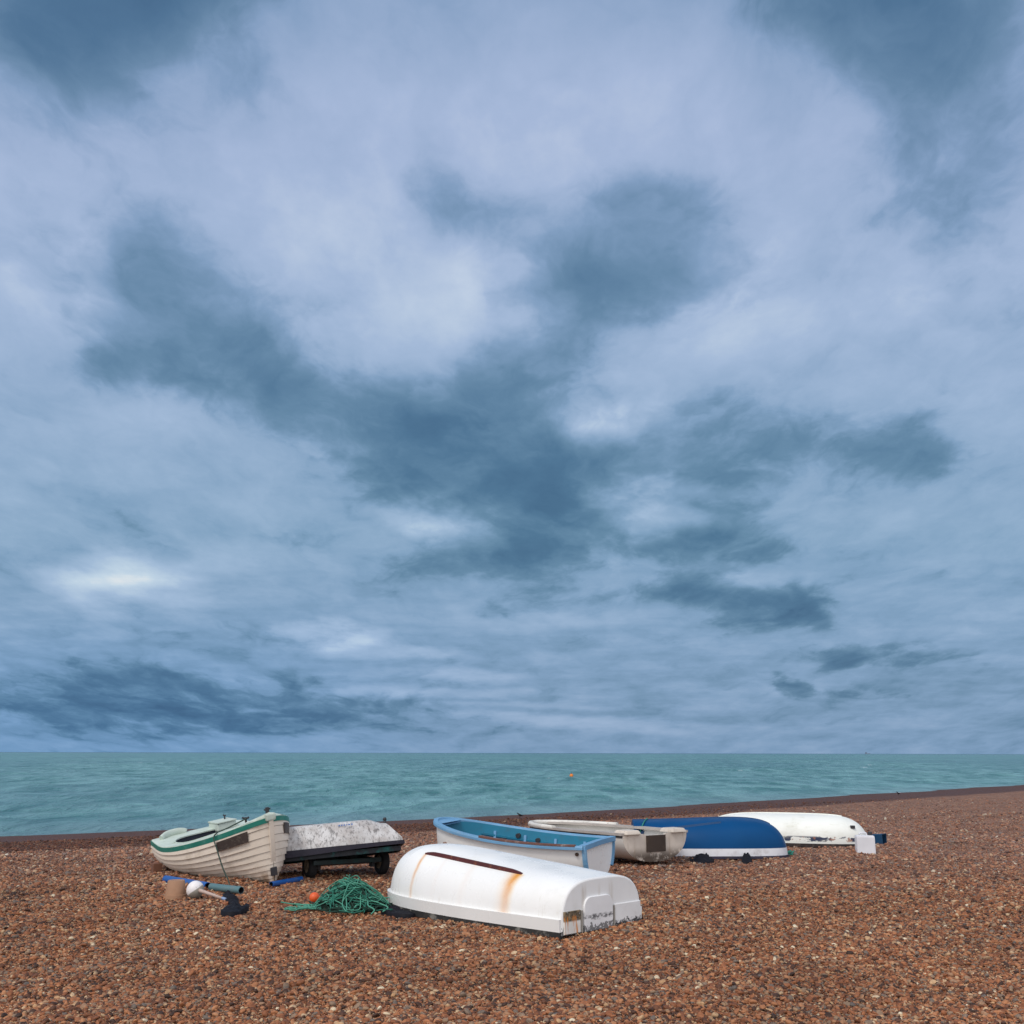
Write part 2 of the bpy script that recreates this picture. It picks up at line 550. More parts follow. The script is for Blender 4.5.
sys_ = [14 + 0.45 * i for i in range(200)] + [104 + 1.1 * i for i in range(85)] + [198 + 3 * i for i in range(70)] + [420, 450, 520, 600, 900, 1500, 3000, 6000, 12000, 24000, 40000]


def sea_z(x, y):
    a = 1 - 0.9 * sstep(200, 420, y)
    if abs(x) > 110:
        a *= 0.3
    wv = mnoise.noise(Vector((x * 0.13 + 0.04 * y, y * 0.22, 1.7))) * 0.17 + mnoise.noise(Vector((x * 0.28 - 0.05 * y, y * 0.62, 4.1))) * 0.085
    sh = sstep(3, 22, y - crest_y(x))
    return SEA_Z + wv * a * (0.12 + 0.88 * sh)


mb.grid([[(x, y, sea_z(x, y)) for y in sys_] for x in sxs])
mb.build('sea', m_sea, kind='structure')

# ------------------------------------------------------------------ loose pebbles (uncountable)
BANKS = [((-1.3, 11.70), (0.44, 9.83), 0.022), ((0.44, 9.80), (1.28, 10.66), 0.025), ((2.1, 16.84), (4.25, 16.72), 0.05),
         ((1.6, 15.6), (2.6, 15.75), 0.05), ((-4.4, 14.25), (-3.0, 13.55), 0.05), ((-2.85, 14.25), (-1.6, 14.65), 0.03)]


def pebbles():
    pts = []
    bands = [(5.6, 8.0, 4900), (8.0, 11.0, 3900), (11.0, 14.5, 2200), (14.5, 18.0, 700), (18.0, 22.0, 420), (22.0, 30.0, 240), (30.0, 40.0, 110)]
    for y0, y1, den in bands:
        hw = 0.56 * y1 + 0.5
        n = int(den * (y1 - y0) * 2 * hw)
        x = rng.uniform(-hw, hw, n)
        y = rng.uniform(y0, y1, n)
        keep = np.abs(x) < 0.54 * y + 0.5
        pts.append(np.stack([x[keep], y[keep]], 1))
    p = np.concatenate(pts)
    p = p[np.array([c_ - crest_y(a_) < 6.0 and rng.random() < 1 - 0.8 * sstep(14, 40, c_) for a_, c_ in p])]
    z = np.array([beach_z(a, c) for a, c in p])
    # stones pushed up against the hulls and wheels
    for (x0, y0), (x1, y1), hh_ in BANKS:
        ln = math.hypot(x1 - x0, y1 - y0)
        m_ = int(700 * ln)
        f_ = rng.random(m_)
        off = np.abs(rng.normal(0, 0.085, m_))
        nx, ny = (y1 - y0) / ln, -(x1 - x0) / ln
        bx, by = x0 + (x1 - x0) * f_ + nx * off, y0 + (y1 - y0) * f_ + ny * off
        bz = np.array([beach_z(a, c) for a, c in zip(bx, by)]) + rng.random(m_) * hh_ * np.exp(-(off / 0.09) ** 2) * (0.4 + 0.6 * np.sin(f_ * ln * 5 + x0) ** 2)
        p = np.concatenate([p, np.stack([bx, by], 1)])
        z = np.concatenate([z, bz])
    n = len(p)
    size = 0.0050 + 0.0042 * rng.random(n) + 0.015 * rng.random(n) ** 10
    far_k = 1 + np.clip((p[:, 1] - 9) / 10, 0, 1) * 0.5
    size *= far_k
    sx = size * rng.uniform(0.95, 1.5, n)
    sy = size * rng.uniform(0.8, 1.1, n)
    sz = size * rng.uniform(0.5, 0.85, n)
    co = np.stack([p[:, 0], p[:, 1], z + sz * rng.uniform(-0.1, 0.9, n)], 1)
    rot = np.stack([rng.normal(0, 0.4, n), rng.normal(0, 0.4, n), rng.uniform(0, 6.283, n)], 1)
    me = bpy.data.meshes.new('pebbles')
    me.vertices.add(n)
    me.vertices.foreach_set('co', co.astype(np.float32).ravel())
    a = me.attributes.new('psize', 'FLOAT_VECTOR', 'POINT')
    a.data.foreach_set('vector', np.stack([sx, sy, sz], 1).astype(np.float32).ravel())
    a = me.attributes.new('prot', 'FLOAT_VECTOR', 'POINT')
    a.data.foreach_set('vector', rot.astype(np.float32).ravel())
    # stone kinds, a little greyer and browner than the palette's purest
    wetk = np.array([sstep(-0.7, 0.4, c - crest_y(a_) + 1.4 * mnoise.noise(Vector((a_ * .45, c * .45, 7)))) for a_, c in p])[:, None]
    patch = np.array([1 + 0.24 * mnoise.fractal(Vector((a_ * 0.8, c * 0.8, 5.0)), 0.9, 2.0, 4) for a_, c in p])[:, None]
    stops = np.array([s[0] for s in PEB])
    cols = np.array([s[1] for s in PEB])
    f = rng.random(n)
    col = np.stack([np.interp(f, stops, cols[:, k]) for k in range(3)], 1)
    dryk = np.array([sstep(11, 19, c + 1.1 * mnoise.noise(Vector((a_ * .45, c * .45, 3)))) for a_, c in p])[:, None] * 0.8
    dcol = col * np.array([1.02, 1.16, 1.38])
    dcol = dcol * 0.65 + np.array(srgb(140, 108, 99)) * 0.35
    mean = np.array(WARM(128, 84, 62))
    col = mean + (col - mean) * 0.95
    col = (col * (1 - dryk) + dcol * dryk) * np.clip(patch, 0.55, 1.5)
    col = col * (1 - wetk) + col * wetk * np.array([0.42, 0.33, 0.28])
    a = me.attributes.new('pcol', 'FLOAT_COLOR', 'POINT')
    a.data.foreach_set('color', np.concatenate([col, np.ones((n, 1))], 1).astype(np.float32).ravel())
    ob = bpy.data.objects.new('pebbles', me)
    C.objects.link(ob)
    tag(ob, kind='stuff')
    m, t, b = new_mat('pebble')
    at = t.node('ShaderNodeAttribute', attribute_type='INSTANCER', attribute_name='pcol')
    nn = t.noise(t.coord('Object'), 1.6, 3, 0.6)
    c = t.mix(1.0, at.outputs['Color'], t.ramp(nn, [(0.25, (0.7, 0.7, 0.7)), (0.75, (1.2, 1.18, 1.15))]), 'MULTIPLY')
    t.put(b.inputs['Base Color'], c)
    b.inputs['Roughness'].default_value = 0.62
    b.inputs['Specular IOR Level'].default_value = 0.3
    me.materials.append(m)
    ng = bpy.data.node_groups.new('pebble_scatter', 'GeometryNodeTree')
    ng.interface.new_socket('Geometry', in_out='INPUT', socket_type='NodeSocketGeometry')
    ng.interface.new_socket('Geometry', in_out='OUTPUT', socket_type='NodeSocketGeometry')
    N, Lk = ng.nodes, ng.links
    gi, go = N.new('NodeGroupInput'), N.new('NodeGroupOutput')
    m2p = N.new('GeometryNodeMeshToPoints')
    Lk.new(gi.outputs[0], m2p.inputs['Mesh'])
    join = N.new('GeometryNodeGeometryToInstance')
    for k in range(4):
        ico = N.new('GeometryNodeMeshIcoSphere')
        ico.inputs['Subdivisions'].default_value = 2
        ico.inputs['Radius'].default_value = 1.0
        sp = N.new('GeometryNodeSetPosition')
        nz = N.new('ShaderNodeTexNoise')
        nz.noise_dimensions = '4D'
        nz.inputs['W'].default_value = 3.7 * k
        nz.inputs['Scale'].default_value = 0.9
        nz.inputs['Detail'].default_value = 1.0
        sb = N.new('ShaderNodeVectorMath')
        sb.operation = 'SUBTRACT'
        sb.inputs[1].default_value = (0.5, 0.5, 0.5)
        Lk.new(nz.outputs['Color'], sb.inputs[0])
        ml = N.new('ShaderNodeVectorMath')
        ml.operation = 'SCALE'
        ml.inputs['Scale'].default_value = 1.1
        Lk.new(sb.outputs[0], ml.inputs[0])
        Lk.new(ico.outputs['Mesh'], sp.inputs['Geometry'])
        Lk.new(ml.outputs[0], sp.inputs['Offset'])
        ss = N.new('GeometryNodeSetShadeSmooth')
        Lk.new(sp.outputs[0], ss.inputs[0])
        sm = N.new('GeometryNodeSetMaterial')
        sm.inputs['Material'].default_value = m
        Lk.new(ss.outputs[0], sm.inputs[0])
        Lk.new(sm.outputs[0], join.inputs[0])
    iop = N.new('GeometryNodeInstanceOnPoints')
    Lk.new(m2p.outputs[0], iop.inputs['Points'])
    Lk.new(join.outputs[0], iop.inputs['Instance'])
    iop.inputs['Pick Instance'].default_value = True
    ri = N.new('FunctionNodeRandomValue')
    ri.data_type = 'INT'
    for s_ in ri.inputs:
        if s_.type == 'INT' and s_.name == 'Max':
            s_.default_value = 3
    Lk.new([s_ for s_ in ri.outputs if s_.type == 'INT' and s_.enabled][0], iop.inputs['Instance Index'])

    def attr(nm):
        a_ = N.new('GeometryNodeInputNamedAttribute')
        a_.data_type = 'FLOAT_VECTOR'
        a_.inputs['Name'].default_value = nm
        return [s_ for s_ in a_.outputs if s_.enabled][0]
    e2r = N.new('FunctionNodeEulerToRotation')
    Lk.new(attr('prot'), e2r.inputs[0])
    Lk.new(e2r.outputs[0], iop.inputs['Rotation'])
    Lk.new(attr('psize'), iop.inputs['Scale'])
    Lk.new(iop.outputs[0], go.inputs[0])
    md = ob.modifiers.new('scatter', 'NODES')
    md.node_group = ng
    print('pebbles', n)


pebbles()

# ------------------------------------------------------------------ hulls
class Hull:
    """lofted boat body; x forward from the transom, y to port, z up"""

    def __init__(s, L, b, top, bot, n, rake=lambda t: 0.0, up=True, flare=0.0):
        s.L, s.b, s.top, s.bot, s.n, s.rake, s.up, s.flare = L, b, top, bot, n, rake, up, flare

    def pt(s, t, q, inset=0.0):
        a = min(1.0, abs(q)) * pi / 2
        e = 2.0 / s.n(t)
        yf, zf = pw(sin(a), e), 1 - pw(cos(a), e)
        b = max(0.0, s.b(t) - inset)
        y = math.copysign(b * yf * (1 + s.flare * (zf - 1)), q)
        bot = s.bot(t) + (inset if s.up else -inset)
        z = bot + (s.top(t) - bot) * zf
        return Vector((s.L * t + s.rake(t) * zf, y, z))

    def at_z(s, t, z, side=1):
        lo, hi = 0.0, 1.0
        for _ in range(30):
            m = (lo + hi) / 2
            up = s.pt(t, m).z
            if (up < z) == s.up:
                lo = m
            else:
                hi = m
        return s.pt(t, side * lo), lo

    def shell(s, ts, qs, inset=0.0, offs=None):
        pts, uvs = [], []
        for t_ in ts:
            pts.append([s.pt(t_, q, inset) for q in qs])
            uvs.append([(t_, (q + 1) / 2) for q in qs])
        return pts, uvs


def tsamp(n, k=2.0):
    """stations, closer together towards the bow"""
    return [1 - (1 - i / n) ** k for i in range(n + 1)]


def qsamp(n):
    return [-1 + 2 * i / n for i in range(2 * n // 2 + 1)]


TS = [0.62 * i / 22 for i in range(22)] + [0.62 + 0.38 * (1 - (1 - i / 30) ** 2.2) for i in range(31)]
TS[-1] = 0.99995
QS = [-1 + i / 36 for i in range(73)]


def gun_path(h, z_off=0.0, out=0.0, sides=(1, -1), ts=TS, q=1.0):
    """path along the gunwale: port stern - bow - starboard stern"""
    a = [h.pt(t_, q) for t_ in ts]
    bpth = [h.pt(t_, -q) for t_ in ts][::-1]
    pth = a + bpth[1:] if (a[-1] - bpth[0]).length < 1e-3 else a + bpth
    return [p + Vector((0, 0, z_off)) for p in pth]


def transom_pts(h, inset=0.0, n=40, t=0.0):
    return [h.pt(t, -1 + 2 * i / n, inset) for i in range(n + 1)]


GB = 'boats drawn up on the shingle'

# ---- common materials
white_gel = paint('white_gelcoat', (0.80, 0.80, 0.79), 0.32, (0.42, 0.40, 0.34), 0.22, 3.0, 0.0, tone=0.05, spec=0.5, bumpd=0.0008)
black_rub = paint('black_rubber', (0.018, 0.018, 0.02), 0.7, (0.10, 0.09, 0.08), 0.5, 9.0)
dark_fit = paint('dark_metal', (0.03, 0.03, 0.035), 0.5, (0.09, 0.05, 0.03), 0.4, 20)

# ================================================================== white upturned dinghy in front
Lc = 2.85
axis = Vector((-0.716, 0.698, 0))
rootC = thing('upturned_dinghy', (0.845, 10.265, 0.015), 'glossy white upturned dinghy with rust streaks, in front of the blue open boat', 'boat', GB,
              rot=(0, 0, atan2(axis.y, axis.x)))


RQ = 0.34
RV = (RQ + 1) / 2


def hC(t_):
    base = 0.46 + 0.235 * t_
    return base * pw(1 - t_ ** 11, 0.5)


def bC(t_):
    return (0.575 + 0.055 * sin(pi * min(1, t_ * 1.15))) * pw(1 - t_ ** 7, 0.5)


HC = Hull(Lc, bC, lambda t_: 0.0, hC, lambda t_: lerp(3.4, 2.7, sstep(0, 0.5, t_)), up=False)


def rust(t, o, c):
    uv = t.coord('UV')
    U, V, _ = t.sep(uv)
    ns = t.noise(t.vmath('MULTIPLY', uv, (1, 0.35, 1)), 22, 4, 0.6)
    wob = t.math('MULTIPLY', t.math('SUBTRACT', t.noise(t.vmath('MULTIPLY', uv, (0.2, 1, 1)), 7, 3, 0.5), 0.5), 0.02)
    u = t.math('ADD', U, wob)
    for u0, wd, st, v0 in ((0.236, 0.034, 1.0, RV), (0.252, 0.050, 0.45, RV), (0.730, 0.017, 0.85, RV), (0.45, 0.03, 0.10, RV), (0.60, 0.02, 0.07, RV)):
        dd = t.math('ABSOLUTE', t.math('SUBTRACT', u, u0))
        m = t.step(dd, 0.0, wd, 1.0, 0.0)
        m = t.math('MULTIPLY', m, t.step(V, v0, v0 + 0.015))
        fade = t.step(V, v0, 1.0, 1.0, 0.35)
        m = t.math('MULTIPLY', t.math('MULTIPLY', m, fade), t.step(ns, 0.2, 0.6, st * 0.55, st))
        c = t.mix(m, c, t.mix(t.step(dd, 0, wd * 0.6), (0.66, 0.25, 0.015), (0.78, 0.47, 0.14)))
    # scuffs and grey weathering
    g = t.step(t.noise(o, 2.2, 7, 0.7), 0.58, 0.72)
    c = t.mix(t.math('MULTIPLY', g, 0.20), c, (0.38, 0.36, 0.30))
    gs = t.noise(t.vmath('MULTIPLY', uv, (1.0, 0.10, 1)), 60, 4, 0.6)
    c = t.mix(t.math('MULTIPLY', t.step(gs, 0.58, 0.72), t.step(V, RV, 0.95, 0.0, 0.22)), c, (0.42, 0.36, 0.25))
    ch_ = t.step(t.noise(o, 38, 4, 0.7), 0.70, 0.73)
    c = t.mix(t.math('MULTIPLY', ch_, 0.5), c, (0.22, 0.20, 0.18))
    sc_ = t.step(t.noise(t.vmath('MULTIPLY', o, (1, 6, 6)), 9, 4, 0.7), 0.66, 0.70)
    return t.mix(t.math('MULTIPLY', sc_, 0.25), c, (0.25, 0.24, 0.22))


m_c = paint('dinghy_white_rusty', (0.82, 0.82, 0.81), 0.30, (0.50, 0.47, 0.38), 0.16, 2.5, tone=0.05, spec=0.5, extra=rust, bumpd=0.0008)
mb = MB()
pts, uvs = HC.shell(TS, QS)
mb.grid(pts, uvs)
mb.build('hull', m_c, rootC)
# gunwale band standing a little proud of the hull
path = gun_path(HC)
cl = lambda pth: [p for i, p in enumerate(pth) if i == 0 or (p - pth[i - 1]).length > 0.004]
path = cl(path)


def rimpath(h, z, proud, ts=TS):
    a, bb = [], []
    for t_ in ts:
        if abs(h.bot(t_)) < z + 0.02:
            continue
        p, _ = h.at_z(t_, z, 1)
        a.append(p)
        bb.append(Vector((p.x, -p.y, p.z)))
    return cl(a + bb[::-1])


mb = MB()
mb.sweep([p + Vector((0, 0, 0.03)) for p in path], [(-0.02, 0), (0.02, 0), (0.02, 0.094), (0.010, 0.106), (-0.03, 0.108)], smooth=False)
mb.build('gunwale_band', white_gel, rootC)


def grime(t, o, c):
    n = t.noise(t.vmath('MULTIPLY', o, (0.5, 0.5, 0.5)), 14, 4, 0.6)
    return t.mix(t.step(n, 0.52, 0.66, 0.0, 0.6), c, (0.30, 0.29, 0.26))


m_rim = paint('rim_black_worn', (0.022, 0.022, 0.022), 0.7, (0.08, 0.07, 0.05), 0.5, 12, extra=grime)
mb = MB()
mb.sweep(path, [(-0.02, -0.03), (0.02, -0.03), (0.024, 0.008), (0.014, 0.031), (-0.02, 0.031)], smooth=False)
mb.build('fender_rim', m_rim, rootC)


# transom face with a rounded lip
def mossy(t, o, c):
    x, y, z = t.sep(o)
    n = t.noise(o, 26, 5, 0.7)
    st = t.noise(t.vmath('MULTIPLY', o, (1, 1, 0.15)), 16, 4, 0.6)
    for y0, wd, k in ((0.27, 0.05, 0.55), (-0.12, 0.05, 0.5), (0.05, 0.03, 0.25)):
        m = t.step(t.math('ABSOLUTE', t.math('SUBTRACT', y, y0)), 0.0, wd, 1.0, 0.0)
        m = t.math('MULTIPLY', m, t.math('MULTIPLY', t.step(z, 0.18, 0.26), t.step(z, 0.34, 0.44, 1.0, 0.0)))
        c = t.mix(t.math('MULTIPLY', t.math('MULTIPLY', m, t.step(st, 0.3, 0.65)), k), c, (0.33, 0.24, 0.13))
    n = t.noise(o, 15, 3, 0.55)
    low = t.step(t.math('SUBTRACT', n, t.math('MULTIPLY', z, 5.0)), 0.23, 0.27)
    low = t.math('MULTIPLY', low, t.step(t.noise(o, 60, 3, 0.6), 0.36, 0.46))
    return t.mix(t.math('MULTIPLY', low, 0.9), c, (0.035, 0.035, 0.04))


m_tr = paint('transom_white', (0.78, 0.78, 0.78), 0.38, (0.45, 0.42, 0.36), 0.25, 4, tone=0.06, extra=mossy)
mb = MB()
loop = transom_pts(HC, 0, 72)
rows = []
for k, (ins, dx_) in enumerate(((0.0, 0.0), (0.006, -0.008), (0.018, -0.012))):
    rows.append([Vector((dx_, p.y * (1 - ins / 0.57), p.z * (1 - ins / 0.47))) for p in loop])
mb.grid(rows)
mb.poly(rows[-1])
mb.build('transom', m_tr, rootC)


def pad(name, parent, mat, y0, y1, z0, z1, x, th, rad=0.0, mats=None):
    """board on the face x, outline with rounded upper corners"""
    out = [(y0, z0), (y1, z0)]
    if rad:
        for k in range(9):
            a = pi / 2 * k / 8
            out.append((y1 - rad + rad * cos(a), z1 - rad + rad * sin(a)))
        for k in range(9):
            a = pi / 2 + pi / 2 * k / 8
            out.append((y0 + rad + rad * cos(a), z1 - rad + rad * sin(a)))
    else:
        out += [(y1, z1), (y0, z1)]
    cy, cz = (y0 + y1) / 2, (z0 + z1) / 2
    m_ = MB()
    r0 = [Vector((x + 0.006, y, z)) for y, z in out]
    r1 = [Vector((x - th + 0.004, y, z)) for y, z in out]
    k2 = lambda v_, c_, s_: c_ + (v_ - c_) * (1 - s_)
    r2 = [Vector((x - th, k2(y, cy, 0.02), k2(z, cz, 0.02))) for y, z in out]
    m_.grid([r0, r1, r2], closed=True, smooth=False)
    m_.poly(r2)
    return m_.build(name, mat, parent)


def padgrime(zc, k):
    def f(t, o, c):
        x, y, z = t.sep(o)
        n = t.noise(o, 30, 5, 0.75)
        n2 = t.noise(t.vmath('MULTIPLY', o, (1, 1, 4)), 11, 5, 0.7)
        ln = t.step(t.math('ABSOLUTE', t.math('SUBTRACT', t.math('ADD', z, t.math('MULTIPLY', t.math('SUBTRACT', n2, 0.5), 0.10)), zc)), 0.0, 0.03, 1.0, 0.0)
        c = t.mix(t.math('MULTIPLY', t.math('MULTIPLY', ln, t.step(n, 0.42, 0.5)), 0.9), c, (0.03, 0.03, 0.035))
        n = t.noise(t.vmath('ADD', o, (3.3, 1.1, 0.7)), 14, 4, 0.6)
        low = t.step(t.math('SUBTRACT', n, t.math('MULTIPLY', z, 4.6)), 0.24, 0.285)
        low = t.math('MULTIPLY', low, t.step(t.noise(o, 55, 3, 0.6), 0.36, 0.46))
        return t.mix(t.math('MULTIPLY', low, k), c, (0.03, 0.032, 0.035))
    return f


m_pad = paint('motor_board_white', (0.80, 0.80, 0.81), 0.4, (0.4, 0.38, 0.34), 0.2, 5, extra=padgrime(0.125, 0.8))


def rustwood(t, o, c):
    x, y, z = t.sep(o)
    n = t.noise(o, 22, 5, 0.7)
    s_ = t.noise(t.vmath('MULTIPLY', o, (1, 1, 0.12)), 24, 4, 0.6)
    top = t.math('MULTIPLY', t.step(z, 0.105, 0.125), t.step(n, 0.30, 0.42))
    c = t.mix(top, c, t.mix(t.step(n, 0.4, 0.65), (0.045, 0.035, 0.022), (0.30, 0.22, 0.13)))
    rs = t.math('MULTIPLY', t.step(s_, 0.50, 0.60), t.step(z, 0.14, 0.17, 1.0, 0.0))
    c = t.mix(t.math('MULTIPLY', rs, 0.85), c, (0.62, 0.20, 0.015))
    return c


m_rw = paint('rust_stained_board', (0.72, 0.70, 0.66), 0.55, (0.2, 0.15, 0.1), 0.4, 7, extra=rustwood)
# in boat coordinates +y is the side towards the camera
pad('corner_board', rootC, m_rw, 0.335, 0.555, 0.01, 0.20, -0.013, 0.014)['label'] = 'rust-stained corner board'
pad('motor_board', rootC, m_pad, -0.125, 0.285, 0.004, 0.30, -0.013, 0.020, 0.09)
pad('corner_board', rootC, paint('corner_board_white', (0.78, 0.78, 0.78), 0.45, (0.3, 0.25, 0.2), 0.25, 7, extra=padgrime(0.03, 0.95)),
    -0.555, -0.165, 0.006, 0.20, -0.013, 0.012)
m_strip = paint('grey_strip', (0.30, 0.28, 0.25), 0.7, (0.06, 0.05, 0.04), 0.6, 9)
for yy_ in (0.315, -0.145):
    mb = MB()
    mb.box((-0.022, yy_, 0.10), (0.018, 0.022, 0.19), bev=0.004)
    mb.build('transom_strip', m_strip, rootC)
# wooden keel rail on the shoulder, rusty maroon
m_rail = paint('maroon_rail', (0.085, 0.016, 0.018), 0.6, (0.30, 0.10, 0.03), 0.75, 11, speck=0.4, speckcol=(0.45, 0.33, 0.2))
mb = MB()
rp = [HC.pt(lerp(0.225, 0.735, i / 30), RQ) + Vector((0, 0.004, 0.012 * sin(pi * i / 30) ** 0.3 - 0.002)) for i in range(31)]
mb.sweep(rp, lambda t_: [(-0.016, -0.02), (0.016, -0.02), (0.013, 0.018 * min(1, 8 * min(t_, 1 - t_) + 0.3)), (-0.013, 0.018 * min(1, 8 * min(t_, 1 - t_) + 0.3))])
mb.build('bilge_rail', m_rail, rootC)
mb = MB()
rp = [HC.pt(lerp(0.225, 0.735, i / 30), -RQ - 0.22) + Vector((0, -0.004, 0.012)) for i in range(31)]
mb.sweep(rp, [(-0.02, -0.02), (0.02, -0.02), (0.017, 0.02), (-0.017, 0.02)])
mb.build('bilge_rail', m_rail, rootC)

# ================================================================== clinker boat on the left
ypsi = R(-55)
fw = Vector((cos(ypsi), sin(ypsi), 0))
La = 2.80
footA = Vector((-2.96, 13.65, 0))
rootA = thing('clinker_boat', footA - fw * (La - 0.06) + Vector((0, 0, -0.01)),
              'cream clinker-built boat with green rubbing strake, leaning over beside the blue pipes', 'boat', GB,
              rot=(R(10.5), R(-0.3), ypsi))


def bA(t_):
    return (0.61 + 0.13 * sin(pi * min(1, t_ * 1.05 + 0.08))) * pw(1 - t_ ** 4.0, 0.56)


def topA(t_):
    return 0.47 + 0.04 * (1 - sstep(0, 0.3, t_)) + 0.36 * pw(t_, 2.4)


def botA(t_):
    return 0.02 + 0.03 * pw(1 - t_, 2)


HA = Hull(La, bA, topA, botA, lambda t_: lerp(2.6, 2.15, sstep(0.45, 1.0, t_)), rake=lambda t_: 0.10 * sstep(0.5, 1.0, t_))


def hull_dirt(t, o, c):
    x, y, z = t.sep(o)
    n = t.noise(t.vmath('MULTIPLY', o, (1, 1, 0.3)), 6, 5, 0.65)
    low = t.math('MULTIPLY', t.step(z, 0.02, 0.24, 1.0, 0.0), t.step(n, 0.35, 0.6))
    c = t.mix(t.math('MULTIPLY', low, 0.6), c, (0.22, 0.16, 0.09))
    U, V, _ = t.sep(t.coord('UV'))
    fr_ = t.math('FRACT', t.math('MULTIPLY', t.math('POWER', V, 1 / 0.95), 12.0))
    seam = t.math('MULTIPLY', t.step(fr_, 0.90, 0.97), t.step(V, 0.99, 0.985))
    c = t.mix(t.math('MULTIPLY', seam, t.step(n, 0.2, 0.5, 0.45, 0.85)), c, (0.09, 0.06, 0.045))
    fr = t.math('MULTIPLY', t.step(x, La - 0.25, La + 0.08), t.step(z, 0.05, 0.25, 1.0, 0.0))
    return t.mix(t.math('MULTIPLY', fr, t.step(n, 0.3, 0.6)), c, (0.22, 0.10, 0.03))


m_cream = paint('cream_planks', (0.76, 0.67, 0.57), 0.45, (0.34, 0.27, 0.19), 0.4, 4, tone=0.08, extra=hull_dirt)
mb = MB()
NSTR = 12
for side in (1, -1):
    for k in range(NSTR):
        sub = 5
        # each plank overlaps the one below it
        pl = []
        uvr = []
        for t_ in TS:
            row, ur = [], []
            def qq(f):
                g = (k + f) / NSTR
                return g ** 0.95
            nrm_o = 0.019 * (0.35 + 0.65 * (1 - sstep(0.9, 1, t_)))
            for j in range(sub + 1):
                f = j / sub
                q = qq(f)
                p = HA.pt(t_, side * q)
                p2 = HA.pt(t_, side * min(1.0, q + 0.01)) - HA.pt(t_, side * max(0.0, q - 0.01))
                tx = HA.pt(min(1, t_ + 0.01), side * q) - HA.pt(max(0, t_ - 0.01), side * q)
                nv = tx.cross(p2) * side
                if nv.length > 1e-9:
                    nv.normalize()
                else:
                    nv = Vector((1, 0, 0))
                if nv.y * side < 0 and abs(nv.y) > 0.05:
                    nv = -nv
                off = nrm_o * (1 - f) if k > 0 else nrm_o * 0.2
                if j == 0 and k > 0:
                    row.append(p + nv * 0.0)
                    ur.append((t_, q))
                row.append(p + nv * off)
                ur.append((t_, q))
            pl.append(row)
            uvr.append(ur)
        mb.grid(pl, uvr)
hullA = mb.build('hull', m_cream, rootA)
mod = hullA.modifiers.new('edges', 'EDGE_SPLIT')
mod.split_angle = R(40)
# stem post
mb = MB()
st = []
for i in range(13):
    f = i / 12
    z = lerp(botA(1.0) - 0.03, topA(1.0) + 0.03, f)
    st.append(Vector((La + 0.10 * f - 0.02 - 0.16 * pw(1 - f, 4), 0, z)))
mb.sweep(st, [(-0.035, -0.03), (0.035, -0.03), (0.028, 0.05), (-0.028, 0.05)], up=(1, 0, 0))
mb.build('stem_post', m_cream, rootA)
mb = MB()
mb.sweep([Vector((0.0, 0, 0.03)), Vector((La * 0.5, 0, -0.01)), Vector((La - 0.15, 0, 0.0))], [(-0.03, -0.03), (0.03, -0.03), (0.03, 0.04), (-0.03, 0.04)])
mb.build('keel', paint('keel_wood', (0.20, 0.12, 0.06), 0.7, (0.05, 0.04, 0.03), 0.5, 9), rootA)
# iron plate low on the stem
mb = MB()
mb.box((La + 0.05, -0.015, 0.17), (0.03, 0.08, 0.10), bev=0.006)
mb.build('stem_iron', dark_fit, rootA)
# transom
mb = MB()
mb.poly(transom_pts(HA, 0.0, 60))
mb.build('transom', m_cream, rootA)
# green rubbing strake
m_green = paint('green_strake', (0.014, 0.18, 0.14), 0.5, (0.20, 0.34, 0.29), 0.35, 8)
mb = MB()
gp = cl(gun_path(HA, -0.03))
mb.sweep(gp, [(-0.01, -0.03), (0.02, -0.028), (0.036, -0.005), (0.030, 0.024), (-0.01, 0.03)], smooth=False)
back = [HA.pt(0.0, 1) + Vector((0, 0, -0.03)), HA.pt(0.0, -1) + Vector((0, 0, -0.03))]
mb.sweep(back, [(-0.03, -0.03), (0.02, -0.03), (0.03, 0.0), (0.02, 0.03), (-0.03, 0.03)][::-1])
mb.build('rubbing_strake', m_green, rootA)
# deck with a dark cockpit opening
m_deck = paint('pale_green_deck', (0.50, 0.57, 0.51), 0.55, (0.22, 0.27, 0.20), 0.55, 5, speck=0.25, speckcol=(0.25, 0.22, 0.15), tone=0.1)
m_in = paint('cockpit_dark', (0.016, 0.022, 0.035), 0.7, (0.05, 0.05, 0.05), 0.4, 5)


def deckz(t_, y):
    b_ = max(1e-3, bA(t_))
    return topA(t_) + 0.012 + 0.05 * (1 - (y / b_) ** 2) * sstep(0.35, 0.7, t_)


def opening_edge(k, n=40):
    a = 2 * pi * k / n
    e = 0.5
    t_ = 0.385 + 0.25 * math.copysign(abs(cos(a)) ** e, cos(a))
    f = 0.74 * math.copysign(abs(sin(a)) ** e, sin(a))
    return t_, f


def deckpt(t_, f, dzz=0.0):
    p = HA.pt(t_, 1 if f >= 0 else -1)
    y = abs(p.y) * f
    return Vector((La * t_ + HA.rake(t_), y, deckz(t_, y) + dzz))


